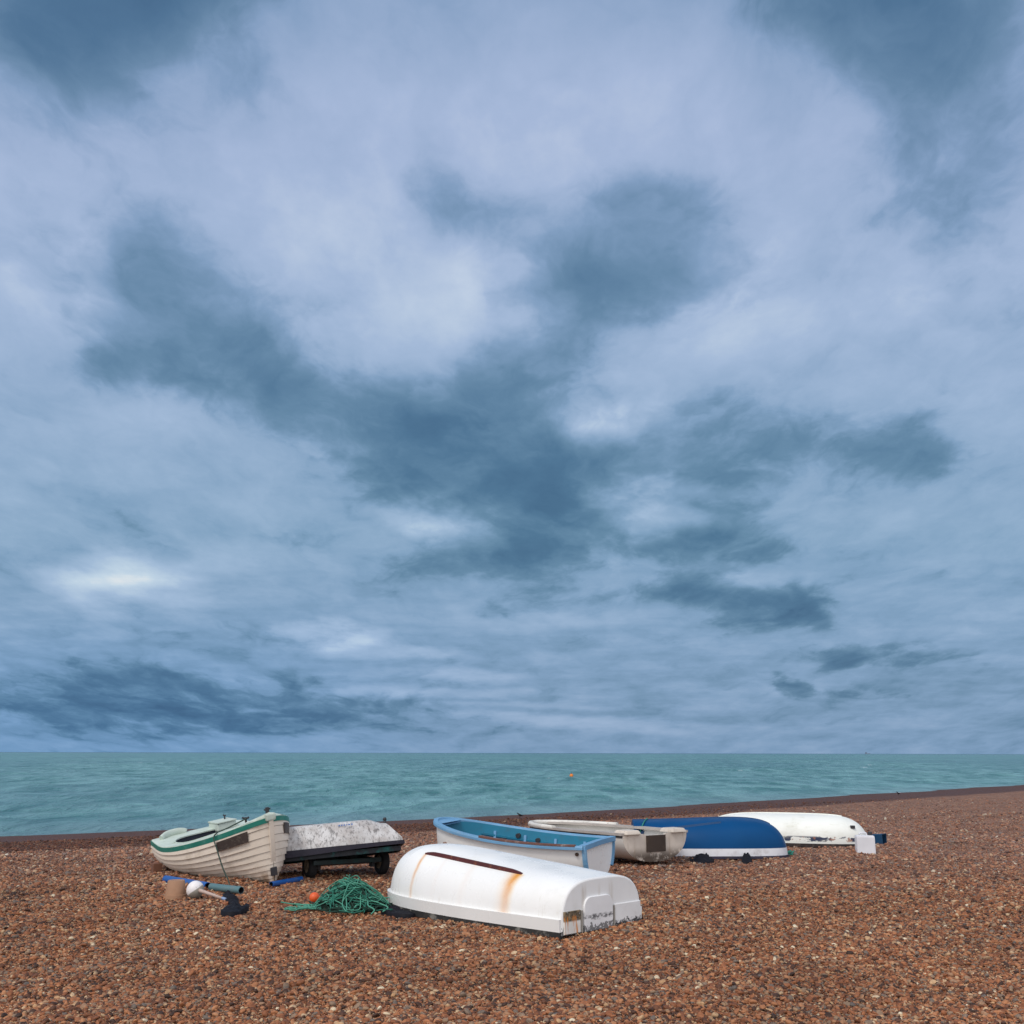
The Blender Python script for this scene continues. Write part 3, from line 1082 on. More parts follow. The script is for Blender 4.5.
mb = MB()
NN = 80
inner = [opening_edge(k, NN) for k in range(NN)]
rim_out = []
for t_, f in inner:      # same direction from the opening's centre, pushed to the edge of the deck
    dt, df = (t_ - 0.385), f
    kmax = 50.0
    if df:
        kmax = min(kmax, 1.0 / abs(df))
    if dt > 0:
        kmax = min(kmax, (0.995 - 0.385) / dt)
    if dt < 0:
        kmax = min(kmax, (0.385 - 0.0) / -dt)
    rim_out.append((0.385 + dt * kmax, max(-1, min(1, df * kmax))))
rows = []
for i in range(15):
    g = i / 14
    rows.append([deckpt(lerp(a[0], b_[0], g), lerp(a[1], b_[1], g)) for a, b_ in zip(inner, rim_out)])
mb.grid(rows, closed=True)
# edge of the deck turned down to the strake
mb.grid([rows[-1], [p + Vector((0, 0, -0.04)) for p in rows[-1]]], closed=True)
mb.build('deck', m_deck, rootA)
mb = MB()
co = [deckpt(t_, f, 0.0) for t_, f in inner]
mb.sweep(co, [(-0.012, -0.006), (0.012, -0.006), (0.012, 0.010), (-0.012, 0.010)], closed=True)
mb.build('coaming', m_deck, rootA)
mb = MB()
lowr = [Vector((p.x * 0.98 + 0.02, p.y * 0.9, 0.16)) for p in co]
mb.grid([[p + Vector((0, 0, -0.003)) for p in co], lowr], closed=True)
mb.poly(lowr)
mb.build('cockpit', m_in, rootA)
# raised stern rim, rounded at the quarter
mb = MB()
sr = []
for i in range(25):
    f = i / 24
    g = 1 - abs(2 * f - 1) ** 3
    sr.append(Vector((0.05 + 0.16 * (1 - f) ** 3, lerp(-0.56, -0.16, f), topA(0) + 0.01 + 0.035 * g)))
mb.sweep(sr, [(-0.03, -0.05), (0.03, -0.05), (0.026, 0.04), (0.0, 0.055), (-0.026, 0.04)], smooth=True)
mb.build('stern_rim', m_deck, rootA)
# box locker on the far quarter
mb = MB()
mb.box((0.30, 0.30, topA(0.15) + 0.04), (0.40, 0.30, 0.11), bev=0.02, taper=0.92)
mb.box((0.30, 0.30, topA(0.15) + 0.100), (0.40, 0.29, 0.02), bev=0.006)
mb.build('locker', m_deck, rootA)


def cleat(parent, p, yaw=0, mat=dark_fit, s=1.0):
    m_ = MB()
    p = Vector(p)
    d_ = Vector((cos(yaw), sin(yaw), 0)) * s
    m_.tube([p + Vector((0, 0, -0.01)), p + Vector((0, 0, 0.05 * s))], 0.014 * s, 8)
    m_.tube([p - d_ * 0.055 + Vector((0, 0, 0.062 * s)), p - d_ * 0.03 + Vector((0, 0, 0.055 * s)), p + d_ * 0.03 + Vector((0, 0, 0.055 * s)), p + d_ * 0.055 + Vector((0, 0, 0.062 * s))], 0.013 * s, 8)
    return m_.build('cleat', mat, parent)


pk = deckpt(0.87, -0.45)
cleat(rootA, pk, 0.4)
cleat(rootA, Vector((0.25, 0.36, topA(0.1) + 0.11)), 0.0, s=0.8)
pb = deckpt(0.975, 0.0)
mb = MB()
mb.box(pb + Vector((0, 0, 0.03)), (0.045, 0.04, 0.09), bev=0.008)
mb.tube([pb + Vector((0, -0.04, 0.05)), pb + Vector((0, 0.04, 0.05))], 0.011, 8)
mb.build('mooring_post', dark_fit, rootA)
# breasthook knob of pale timber at the stem head
mb = MB()
mb.box((La + 0.085, 0, topA(1) + 0.0), (0.10, 0.13, 0.09), bev=0.02)
mb.build('stem_head', m_deck, rootA)
# dark name plates either side of the bow, lettering worn away
m_plate = paint('name_plate_dark', (0.06, 0.045, 0.04), 0.6, (0.20, 0.17, 0.14), 0.8, 16, speck=0.5, speckcol=(0.32, 0.29, 0.25))
for side, t0, t1 in ((-1, 0.80, 0.95), (1, 0.885, 0.965)):
    mb = MB()
    rows = []
    for o_ in (0.020, 0.032):
        for q in (0.835, 0.94):
            rows.append([HA.pt(lerp(t0, t1, i / 10), side * q) + Vector((0.35 * o_, side * o_ * (1.0 if side < 0 else 0.6), 0)) for i in range(11)])
    mb.grid([rows[0], rows[2], rows[3], rows[1]], smooth=False)
    for e_ in (0, -1):
        mb.poly([rows[0][e_], rows[2][e_], rows[3][e_], rows[1][e_]])
    mb.build('name_plate', m_plate, rootA)

# mooring line from the foredeck cleat over the side to the shingle
m_rope_d = paint('dark_line', (0.035, 0.06, 0.05), 0.8, (0.12, 0.11, 0.09), 0.4, 30)


bpy.context.view_layer.update()


def wA(p):
    return rootA.matrix_world @ Vector(p)


def smooth_path(pts, n=8):
    out = []
    pts = [Vector(p) for p in pts]
    for i in range(len(pts) - 1):
        p0, p1, p2, p3 = pts[max(0, i - 1)], pts[i], pts[i + 1], pts[min(len(pts) - 1, i + 2)]
        for k in range(n):
            t_ = k / n
            out.append(0.5 * ((2 * p1) + (p2 - p0) * t_ + (2 * p0 - 5 * p1 + 4 * p2 - p3) * t_ * t_ + (3 * p1 - p0 - 3 * p2 + p3) * t_ ** 3))
    out.append(pts[-1])
    return out


tg = 0.80
rp = [wA(pk + Vector((0.02, 0, 0.05)))] + [wA(deckpt(lerp(0.80, tg, i / 4), lerp(-0.66, -0.99, i / 4), 0.02)) for i in range(1, 5)]
edge_ = wA(HA.pt(tg, -1) + Vector((0, -0.05, -0.02)))
e_ = P(229, 887)
rp += [edge_, edge_.lerp(e_, 0.25) + Vector((0, -0.01, 0)), edge_.lerp(e_, 0.6), e_ + Vector((0, 0, 0.06)), e_ + Vector((0.02, -0.03, 0.015))]
mb = MB()
mb.tube(smooth_path(rp), 0.009, 6)
mb.build('mooring_rope', m_rope_d, None, 'dark thin rope hanging down the cream clinker boat from its foredeck cleat', 'rope')

# ================================================================== pipes, pot, buoy under the clinker boat
def pipe(u0, v0, u1, v1, r, col, label, name='roller_pipe', zoff=0.0, group='plastic pipes used as boat rollers'):
    p0, p1 = P(u0, v0, r), P(u1, v1, r)
    mid = (p0 + p1) / 2
    d_ = (p1 - p0)
    ln = d_.length
    root = thing(name, (mid.x, mid.y, r * 0.88 + zoff), label, 'pipe', group, rot=(0, 0, atan2(d_.y, d_.x)))
    mo, mi = col
    m_ = MB()
    rows = []
    for xx, rr in ((-ln / 2, r * 0.84), (-ln / 2, r), (ln / 2, r), (ln / 2, r * 0.84)):
        rows.append([(xx, rr * cos(2 * pi * k / 24), rr * sin(2 * pi * k / 24)) for k in range(24)])
    m_.grid(rows, closed=True)
    o_ = m_.build('pipe_wall', mo, root)
    o_.modifiers.new('edges', 'EDGE_SPLIT').split_angle = R(40)
    m_ = MB()
    rows = [[(xx, r * 0.84 * cos(2 * pi * k / 24), r * 0.84 * sin(2 * pi * k / 24)) for k in range(24)] for xx in (-ln / 2 + 0.0005, ln / 2 - 0.0005)]
    m_.grid(rows, closed=True)
    m_.build('pipe_bore', mi, root)
    return root


m_blue_pipe = paint('blue_pipe', (0.010, 0.085, 0.32), 0.4, (0.12, 0.15, 0.2), 0.3, 9)
m_teal_pipe = paint('grey_green_pipe', (0.085, 0.17, 0.19), 0.45, (0.2, 0.2, 0.19), 0.4, 9)
m_bore = paint('pipe_bore_dark', (0.012, 0.014, 0.02), 0.8, (0.03, 0.03, 0.03), 0.3, 9)
pipe(166.5, 879.5, 208.5, 886.5, 0.047, (m_blue_pipe, m_bore), 'bright blue pipe lying under the stern of the clinker boat, behind the tan pot')
pipe(212, 887, 242, 890.5, 0.043, (m_teal_pipe, m_bore), 'grey-green pipe lying under the middle of the clinker boat')
pipe(272, 884.5, 302, 879, 0.032, (m_blue_pipe, m_bore), 'short blue pipe poking out to the right of the clinker stem')

mb = MB()
mb.box((0, 0, 0.055), (0.12, 0.16, 0.11), bev=0.008)
o_ = mb.build('wooden_chock', paint('chock_wood', (0.17, 0.075, 0.045), 0.8, (0.06, 0.04, 0.03), 0.5, 10), None,
              'small reddish wooden block wedged by the stern of the clinker boat', 'wooden block')
o_.location = P(157, 872)
o_.rotation_euler = (0, 0, 0.5)

# tan pot, upside down
m_pot = paint('tan_pot', (0.34, 0.19, 0.115), 0.75, (0.16, 0.10, 0.06), 0.35, 9)
rootP = thing('plant_pot', P(176, 898), 'tan pot standing upside down on the shingle, left of the white buoy', 'pot')
mb = MB()
mb.lathe([(0.0, 0.185), (0.088, 0.185), (0.094, 0.178), (0.113, 0.035), (0.125, 0.034), (0.127, -0.01), (0.11, -0.012)], seg=32)
mb.build('pot_body', m_pot, rootP).modifiers.new('edges', 'EDGE_SPLIT').split_angle = R(38)

# marker buoy: white ball, pale staff, black flag
rb = P(195.5, 899)
rootM = thing('marker_buoy', (rb.x, rb.y, 0.0), 'marker buoy with a white and grey ball, pale staff and crumpled black flag', 'buoy')
bally = paint('buoy_white', (0.74, 0.72, 0.72), 0.5, (0.3, 0.28, 0.25), 0.3, 9)
m_half, t, b = new_mat('buoy_two_tone')
o = t.coord('Object')
x_, y_, z_ = t.sep(o)
k_ = t.step(t.math('ADD', t.math('ADD', t.math('MULTIPLY', z_, 1.0), t.math('MULTIPLY', x_, -0.75)), t.math('MULTIPLY', t.noise(o, 8, 3, 0.5), 0.02)), -0.005, 0.008)
t.put(b.inputs['Base Color'], t.mix(k_, t.mix(t.noise(o, 14, 4, 0.6), (0.22, 0.21, 0.18), (0.36, 0.33, 0.28)), t.mix(t.step(t.noise(o, 12, 5, 0.7), 0.55, 0.7), (0.74, 0.71, 0.71), (0.45, 0.42, 0.4))))
b.inputs['Roughness'].default_value = 0.5
mb = MB()
prof = [(0.097 * sin(pi * i / 16), -0.097 * cos(pi * i / 16)) for i in range(17)]
mb.lathe(prof, seg=28)
ob_ = mb.build('float', m_half, rootM)
ob_.location = (0, 0, 0.092)
p0 = Vector((0.02, -0.03, 0.10))
p1 = P(225, 899.5, 0.03) - Vector((rb.x, rb.y, 0))
mb = MB()
mb.tube([p0, p0.lerp(p1, 0.3), p1], lambda t_: lerp(0.024, 0.014, t_), 10)
mb.build('staff', paint('pale_staff', (0.42, 0.32, 0.28), 0.7, (0.2, 0.13, 0.1), 0.5, 14), rootM)
mb = MB()
mb.tube([p1 - (p1 - p0).normalized() * 0.03, p1 + (p1 - p0).normalized() * 0.035], 0.017, 10)
mb.build('staff_tip', paint('staff_tip_blue', (0.22, 0.30, 0.46), 0.6), rootM)
m_flag = paint('black_cloth', (0.006, 0.006, 0.010), 0.7, (0.02, 0.023, 0.04), 0.4, 12, spec=0.2)


def cloth(outline_px, base, hgt, sub=26, seed=0, edge=0.012):
    """crumpled sheet lying on the stones, outline given on the ground"""
    pts = [P(u, v) - base for u, v in outline_px]
    cen = sum(pts, Vector()) / len(pts)
    m_ = MB()
    rows = []
    n_ = len(pts)
    sm_ = smooth_path(pts + [pts[0]], 6)[:-1]
    for r_ in range(sub):
        g = 1 - r_ / (sub - 1)
        row = []
        for p in sm_:
            q = cen.lerp(p, g)
            nz_ = mnoise.fractal(Vector((q.x * 9 + seed, q.y * 9, seed)), 0.7, 2.0, 3)
            rid = 1 - abs(mnoise.noise(Vector((q.x * 7 + 5 + seed, q.y * 7, 2.0))))
            q.z = edge + hgt * (1 - g ** 3) * (0.45 + 0.6 * nz_ + 0.4 * rid * rid) + 0.01 * nz_
            q.z = max(q.z, 0.004)
            row.append(q)
        rows.append(row)
    m_.grid(rows, closed=True)
    m_.grid([[Vector((p.x, p.y, -0.03)) for p in rows[0]], rows[0]], closed=True)
    return m_


base = Vector((rb.x, rb.y, 0))
mb = cloth([(223.4, 897.8), (227, 897.4), (232, 899.3), (238, 901.7), (239.5, 906), (236, 909), (231, 906.6), (227, 903.7), (223.8, 900.3)], base, 0.045, seed=3, edge=0.03)
mb.build('flag_panel', m_flag, rootM)
mb = cloth([(221.4, 913.5), (229, 909.5), (238, 908.2), (245, 909.5), (249.7, 907.6), (248.5, 910), (243, 913), (238, 915.6), (229, 916.2), (222.5, 915)], base, 0.035, seed=8, edge=0.03)
mb.build('flag_panel', m_flag, rootM)

# ================================================================== trolley and the dirty upturned pram on it
cw1, cw2 = P(308.5, 878.5), P(384, 875)
axd = (cw2 - cw1)
axl = axd.length
axd.normalize()
midw = (cw1 + cw2) / 2
rootT = thing('launching_trolley', (midw.x, midw.y, 0), 'low dark green launching trolley on two black wheels', 'trolley', None, rot=(0, 0, atan2(axd.y, axd.x) + R(8)))
m_tyre = paint('tyre_black', (0.014, 0.014, 0.016), 0.8, (0.06, 0.05, 0.045), 0.4, 10)
m_rimw = paint('wheel_rim_rust', (0.32, 0.25, 0.18), 0.7, (0.09, 0.05, 0.03), 0.6, 18)
RW = 0.165
for sx_ in (-1, 1):
    wr = bpy.data.objects.new('wheel', None)
    mb = MB()
    M_ = Matrix.Translation((sx_ * axl / 2, 0, RW)) @ Matrix.Rotation(pi / 2, 4, 'Y')
    prof = [(RW * 0.55, -0.05), (RW * 0.86, -0.055), (RW, -0.035), (RW, 0.035), (RW * 0.86, 0.055), (RW * 0.55, 0.05)]
    mb.lathe(prof + [prof[0]], seg=30, M=M_)
    bpy.data.objects.remove(wr)
    wh = mb.build('wheel', m_tyre, rootT)
    mb = MB()
    mb.lathe([(0.0, -0.03), (0.03, -0.045), (0.034, -0.02), (RW * 0.48, -0.012), (RW * 0.56, -0.048), (RW * 0.56, 0.048), (RW * 0.48, 0.012), (0.0, 0.02)], seg=24, M=M_)
    mb.build('rim', m_rimw, wh)
m_trol = paint('trolley_green', (0.010, 0.022, 0.024), 0.6, (0.012, 0.10, 0.095), 0.5, 7)
mb = MB()
mb.tube([(-axl / 2 + 0.02, 0, RW), (axl / 2 - 0.02, 0, RW)], 0.018, 8)
mb.build('axle', paint('axle_rust', (0.16, 0.08, 0.06), 0.7), rootT)
zt = 0.235
mb = MB()
for yy_ in (-0.22, 0.25):
    mb.box((-0.08, yy_, zt - 0.02), (0.95, 0.06, 0.06), bev=0.008)
for xx in (-0.45, 0.0, 0.30):
    mb.box((xx, 0.015, zt - 0.022), (0.06, 0.406, 0.05), bev=0.006)
mb.build('frame', m_trol, rootT)
for xx in (-0.40, 0.37):
    mb = MB()
    mb.box((xx, 0.0, zt - 0.07), (0.05, 0.10, 0.12), bev=0.006)
    mb.build('bracket', dark_fit, rootT)

# pram dinghy, chined hull, bottom up across the trolley
yB = R(9)
rootB = thing('upturned_pram_dinghy', (-3.70, 14.35, 0.225), 'dirty white upturned pram dinghy lying on the dark wheeled trolley', 'boat', GB, rot=(R(-7), R(-5.0), yB))


def grubby(t, o, c):
    n = t.noise(o, 3.5, 8, 0.72)
    n2 = t.noise(t.vmath('MULTIPLY', o, (1, 1, 0.4)), 9, 7, 0.75)
    c = t.mix(t.step(n, 0.44, 0.62, 0.0, 0.65), c, (0.34, 0.30, 0.28))
    c = t.mix(t.step(n2, 0.55, 0.64, 0.0, 0.75), c, (0.10, 0.095, 0.095))
    n3 = t.noise(t.vmath('MULTIPLY', o, (1, 0.5, 0.4)), 34, 6, 0.75)
    c = t.mix(t.step(n3, 0.52, 0.60, 0.0, 0.7), c, (0.12, 0.11, 0.11))
    return c


m_grub = paint('grubby_white', (0.54, 0.53, 0.53), 0.6, (0.25, 0.24, 0.22), 0.4, 6, extra=grubby)
LB = 2.25
bB = lambda t_: lerp(0.50, 0.58, sstep(0, 0.5, t_)) - 0.10 * sstep(0.55, 1, t_)
hB = lambda t_: 0.335 - 0.07 * sstep(0.86, 1.0, t_)


def secB(t_):
    b_, h_ = bB(t_), hB(t_)
    ch = 0.74 - 0.1 * sstep(0.6, 1, t_)
    xo = -0.20 * sstep(0.6, 1.0, t_)
    L_ = LB * t_
    half = [(b_, 0.0, 0.0), (b_ * 0.985, 0.05, 0.05), (b_ * 0.88, h_ * 0.5, 0.45), (b_ * ch, h_ * 0.86, 0.85), (b_ * ch * 0.93, h_ * 0.915, 0.95), (b_ * ch * 0.5, h_ * 0.98, 1.0), (0, h_, 1.0)]
    pts = [Vector((L_ + xo * k, y, z)) for y, z, k in half]
    return pts + [Vector((p.x, -p.y, p.z)) for p in pts[-2::-1]]


mb = MB()
rows = [secB(i / 30) for i in range(31)]
mb.grid(rows, smooth=True)
o_ = mb.build('hull', m_grub, rootB)
o_.modifiers.new('edges', 'EDGE_SPLIT').split_angle = R(28)
mb = MB()
mb.poly(rows[0])
mb.build('transom', m_grub, rootB)
mb = MB()
mb.poly(rows[-1])
mb.build('bow_board', m_grub, rootB)
m_navy = paint('dark_gunwale', (0.014, 0.012, 0.024), 0.65, (0.05, 0.045, 0.06), 0.6, 9, speck=0.3, speckcol=(0.3, 0.28, 0.3))
mb = MB()
gp = [Vector((LB * t_, bB(t_) + 0.004, 0.0)) for t_ in [i / 30 for i in range(31)]]
gq = [Vector((p.x, -p.y, 0)) for p in gp][::-1]
dp = lambda t_: [(-0.02, -0.055 - 0.02 * sin(9 * t_)), (0.03, -0.055 - 0.02 * sin(9 * t_)), (0.032, 0.01), (-0.02, 0.012)]
mb.sweep(gp + gq, dp, closed=True)
mb.build('gunwale', m_navy, rootB)
m_teal = paint('teal_flaking', (0.012, 0.014, 0.02), 0.6, (0.015, 0.15, 0.14), 1.0, 5.5)
mb = MB()
gp = [Vector((LB * t_, (bB(t_) - 0.05), -0.085)) for t_ in [0.02 + 0.96 * i / 30 for i in range(31)]]
gq = [Vector((p.x, -p.y, p.z)) for p in gp][::-1]
mb.sweep(gp + gq, [(-0.015, -0.03), (0.012, -0.03), (0.012, 0.03), (-0.015, 0.03)], closed=True)
mb.build('sheer_board', m_teal, rootB)
# faded blue marks on the side and a small dark pintle
m_blue_mark = paint('faded_blue_mark', (0.05, 0.13, 0.36), 0.6, (0.5, 0.5, 0.5), 0.9, 30)
mb = MB()
for k, (x0, wd) in enumerate(((1.42, 0.028), (1.46, 0.018), (1.49, 0.022), (1.525, 0.014), (1.55, 0.026), (1.59, 0.02))):
    p = Vector((x0, 0, 0))
    mb.poly([(x0, -0.455, 0.262), (x0 + wd, -0.455, 0.262), (x0 + wd * 1.1, -0.449, 0.279 + 0.004 * (k % 2)), (x0 + 0.004, -0.449, 0.279)])
mb.build('faded_marking', m_blue_mark, rootB)
mb = MB()
mb.tube([(LB - 0.20, 0.12, 0.20), (LB - 0.20, 0.12, 0.35)], 0.02, 8)
mb.tube([(LB - 0.20, 0.12, 0.315), (LB - 0.20, 0.12, 0.34)], 0.026, 8)
mb.build('bow_fitting', dark_fit, rootB)

# ================================================================== blue open boat
def open_boat(root, H, m_out, m_in_, m_gun, ribs=(), tsx=TS, thick=0.028, gw=0.05, rib_mat=None, gun_h=0.045):
    m_ = MB()
    pts, uvs = H.shell(tsx, QS)
    m_.grid(pts, uvs)
    m_.build('hull', m_out, root)
    m_ = MB()
    pts, uvs = H.shell(tsx[1:] if tsx[0] == 0 else tsx, QS, thick)
    m_.grid(pts, uvs)
    m_.build('lining', m_in_, root)
    m_ = MB()
    m_.poly([p for p in transom_pts(H, 0.0, 60)])
    m_.build('transom', m_out, root)
    m_ = MB()
    m_.poly([p + Vector((thick, 0, 0)) for p in transom_pts(H, thick, 60)])
    m_.build('transom_lining', m_in_, root)
    m_ = MB()
    p_ = cl(gun_path(H, 0.0))
    m_.sweep(p_, [(-gw * 0.75, -gun_h * 0.6), (gw * 0.35, -gun_h * 0.6), (gw * 0.42, 0), (gw * 0.3, gun_h * 0.45), (-gw * 0.6, gun_h * 0.5), (-gw * 0.75, 0)])
    m_.build('gunwale', m_gun, root)


tN, tF = Vector((0.915, 13.3, 0)), Vector((1.31, 14.38, 0))
midD = (tN + tF) / 2
yD = R(156)
LD = 2.27
bD = lambda t_: (0.565 + 0.09 * sin(pi * min(1, t_ * 1.1))) * pw(1 - t_ ** 6.0, 0.5)
topD = lambda t_: 0.47 + 0.23 * pw(t_, 2.2)
botD = lambda t_: 0.03 + 0.25 * pw(t_, 6)
HD = Hull(LD, bD, topD, botD, lambda t_: 3.2, up=True, flare=0.10)
rootD = thing('open_rowing_boat', (midD.x, midD.y, 0.02), 'open rowing boat with bright blue inside and white outside, behind the white dinghy', 'boat', GB, rot=(R(-1.6), 0, yD))
m_blue_in = paint('boat_blue_inside', (0.010, 0.165, 0.27), 0.55, (0.06, 0.10, 0.12), 0.5, 5, speck=0.15, speckcol=(0.02, 0.05, 0.08))
m_blue_gun = paint('boat_blue_gunwale', (0.14, 0.32, 0.52), 0.5, (0.3, 0.36, 0.42), 0.4, 8)
open_boat(rootD, HD, white_gel, m_blue_in, m_blue_gun, gw=0.06)
# ribs inside, worn wood capping on the near gunwale, transom capping and corner posts
for t_ in (0.17, 0.36, 0.555, 0.74):
    mb = MB()
    pr = [HD.pt(t_, q, 0.03) + Vector((0, 0, 0.0)) for q in [-0.97 + 1.94 * i / 40 for i in range(41)]]
    mb.sweep(pr, [(-0.018, -0.012), (0.018, -0.012), (0.018, 0.022), (-0.018, 0.022)], up=(0, 0, 1) if False else (1, 0, 0.001))
    mb.build('rib', m_blue_gun, rootD)
for sy in (1, -1):
    mb = MB()
    pr = [HD.pt(t_, sy, 0.045) + Vector((0, 0, -0.13)) for t_ in [0.02 + 0.80 * i / 30 for i in range(31)]]
    mb.sweep(pr, [(-0.02, -0.012), (0.02, -0.012), (0.02, 0.012), (-0.02, 0.012)])
    mb.build('riser', m_blue_in, rootD)
mb = MB()
mb.sweep([Vector((0.01, -0.585, topD(0) + 0.0)), Vector((0.0, 0, topD(0) + 0.012)), Vector((0.01, 0.585, topD(0) + 0.0))], [(-0.045, -0.03), (0.03, -0.03), (0.03, 0.03), (-0.045, 0.028)])
mb.build('transom_cap', m_blue_gun, rootD)
for sy in (1, -1):
    mb = MB()
    pr = [HD.pt(0.0, sy * q) + Vector((-0.008, sy * 0.006, 0)) for q in (0.995, 0.9, 0.82, 0.74, 0.66, 0.58)]
    mb.sweep(pr, [(-0.035, -0.014), (0.02, -0.014), (0.02, 0.016), (-0.035, 0.016)], up=(0, sy, 0.01))
    mb.build('corner_trim', m_blue_gun, rootD)
m_worn = paint('worn_gunwale_wood', (0.16, 0.075, 0.06), 0.7, (0.42, 0.38, 0.35), 0.75, 9)
mb = MB()
pr = [HD.pt(t_, 1) + Vector((0, 0.012, 0.024)) for t_ in [0.04 + 0.56 * i / 30 for i in range(31)]]
mb.sweep(pr, [(-0.036, -0.012), (0.036, -0.03), (0.036, 0.008), (-0.036, 0.012)])
mb.build('gunwale_capping', m_worn, rootD)
for x_, z_, w_ in ((1.05, topD(0.43) - 0.16, 1.10), (1.95, topD(0.78) - 0.24, 0.84)):
    mb = MB()
    mb.box((x_, 0, z_), (0.20, w_, 0.03), bev=0.006)
    mb.build('thwart', m_blue_in, rootD)
# round rowlock holes / fittings seen dark on the far side
for t_, zz_ in ((0.475, -0.11), (0.60, -0.085)):
    mb = MB()
    p = HD.pt(t_, -0.985, 0.03)
    p.z = topD(t_) + zz_
    mb.tube([p + Vector((0, -0.005, 0)), p + Vector((0, 0.045, 0))], 0.032, 12)
    mb.build('rowlock_block', dark_fit, rootD)
mb = MB()
p = HD.pt(0.035, 0.995)
mb.tube([Vector((p.x, p.y - 0.01, p.z - 0.06)), Vector((p.x, p.y + 0.012, p.z - 0.06))], 0.022, 12)
mb.build('drain_plug', paint('rust_plug', (0.04, 0.02, 0.012), 0.7), rootD)
# breast plate in the bow
mb = MB()
bp = [HD.pt(t_, s_) + Vector((0, 0, 0.004)) for s_, tl in ((1, [0.93, 0.96, 0.985, 0.9999]), (-1, [0.9999, 0.985, 0.96, 0.93])) for t_ in tl]
mb.poly(bp)
mb.poly([p + Vector((0, 0, -0.03)) for p in bp])
mb.build('breast_plate', m_blue_gun, rootD)
bpy.context.view_layer.update()
# an oar lying in the boat, its loom over the thwart
mb = MB()
wD = lambda p: rootD.matrix_world @ Vector(p)
o0, o1 = wD((1.50, -0.30, topD(0.5) - 0.10)), wD((1.98, 0.45, topD(0.8) - 0.18))
rootO = thing('oar', o0, 'worn brown wooden oar lying across the inside of the blue open boat', 'oar')
mb.tube([o1 - o0, (o1 - o0) * 0.5 + Vector((0, 0, 0.008)), Vector((0, 0, 0))], 0.027, 10)
mb.build('loom', paint('oar_wood', (0.27, 0.17, 0.14), 0.65, (0.12, 0.07, 0.05), 0.5, 12), rootO)
mb = MB()
g_ = (o0 - o1).normalized()
mb.tube([g_ * -0.01, g_ * 0.03, g_ * 0.075], lambda t_: 0.034 if t_ < 0.6 else 0.03, 10)
mb.build('handle', dark_fit, rootO)

# ================================================================== weathered cream dinghy behind it
yE = R(125)
LE = 2.9
bE = lambda t_: (0.63 + 0.05 * sin(pi * t_)) * pw(1 - t_ ** 4, 0.55)
topE = lambda t_: 0.42 - 0.01 * t_
botE = lambda t_: 0.03 + 0.28 * pw(t_, 6)
HE = Hull(LE, bE, topE, botE, lambda t_: 2.5, up=True, flare=0.06)
rootE = thing('weathered_dinghy', (2.10, 15.85, 0.04), 'stained cream dinghy with a dark brown board on its transom, between two blue boats', 'boat', GB, rot=(R(0), R(0), yE))


def estain(t, o, c):
    x, y, z = t.sep(o)
    n = t.noise(o, 9, 6, 0.7)
    s_ = t.noise(t.vmath('MULTIPLY', o, (1, 1, 0.2)), 12, 5, 0.65)
    m = t.math('MULTIPLY', t.step(z, 0.08, 0.26, 1.0, 0.0), t.step(n, 0.36, 0.50))
    c = t.mix(t.math('MULTIPLY', m, 0.93), c, (0.05, 0.03, 0.018))
    m = t.step(s_, 0.55, 0.72, 0.0, 0.45)
    return t.mix(m, c, (0.28, 0.20, 0.13))


m_e = paint('stained_cream', (0.60, 0.53, 0.46), 0.5, (0.3, 0.24, 0.18), 0.4, 4, extra=estain)
m_e2 = paint('stained_white', (0.66, 0.64, 0.60), 0.5, (0.3, 0.26, 0.2), 0.4, 4)
m_edeck = paint('grey_side_deck', (0.40, 0.36, 0.33), 0.6, (0.2, 0.17, 0.15), 0.4, 8)
mb = MB()
pts, uvs = HE.shell(TS, QS)
mb.grid(pts, uvs)
mb.build('hull', m_e2, rootE)
mb = MB()
pts, uvs = HE.shell(TS[1:], QS, 0.03)
mb.grid(pts, uvs)
mb.build('lining', m_e2, rootE)
# transom: cut down in the middle for an outboard
mb = MB()
full = transom_pts(HE, 0.0, 60)
notch = [Vector((0, 0.22, topE(0))), Vector((0, 0.18, topE(0) - 0.02)), Vector((0, -0.18, topE(0) - 0.02)), Vector((0, -0.22, topE(0)))]
ol = full + notch
mb.poly(ol)
mb.poly([p + Vector((0.035, 0, 0)) for p in ol][::-1])
mb.grid([ol, [p + Vector((0.035, 0, 0)) for p in ol]], closed=True, smooth=False)
mb.build('transom', m_e, rootE)
m_brown = paint('brown_outboard_pad', (0.050, 0.034, 0.026), 0.75, (0.10, 0.07, 0.05), 0.5, 9, tone=0.2)
pad('outboard_pad', rootE, m_brown, -0.18, 0.18, 0.17, topE(0) - 0.022, 0.0, 0.03)
# side decks / gunwale and raised corner blocks
for sy in (1, -1):
    mb = MB()
    pr = [HE.pt(t_, sy) + Vector((0, -sy * 0.05, 0.01)) for t_ in TS if t_ < 0.97]
    mb.sweep(pr, [(-0.075, -0.02), (0.075, -0.02), (0.075, 0.014), (-0.075, 0.014)])
    mb.build('side_deck', m_edeck, rootE)
mb = MB()
pr = cl(gun_path(HE, -0.02))
mb.sweep(pr, [(-0.004, -0.02), (0.022, -0.018), (0.03, 0.0), (0.022, 0.02), (-0.004, 0.02)])
mb.build('rubbing_strake', dark_fit, rootE)
for sy in (1, -1):
    mb = MB()
    mb.box((0.10, sy * 0.45, topE(0) + 0.03), (0.30, 0.30, 0.06), bev=0.02, taper=0.8)
    mb.build('quarter_deck', m_e, rootE)
mb = MB()
pr = [HE.pt(t_, s_) + Vector((0, 0, 0.02)) for s_, tl in ((1, [0.55, 0.7, 0.8, 0.9, 0.96, 0.9999]), (-1, [0.96, 0.9, 0.8, 0.7, 0.55])) for t_ in tl]
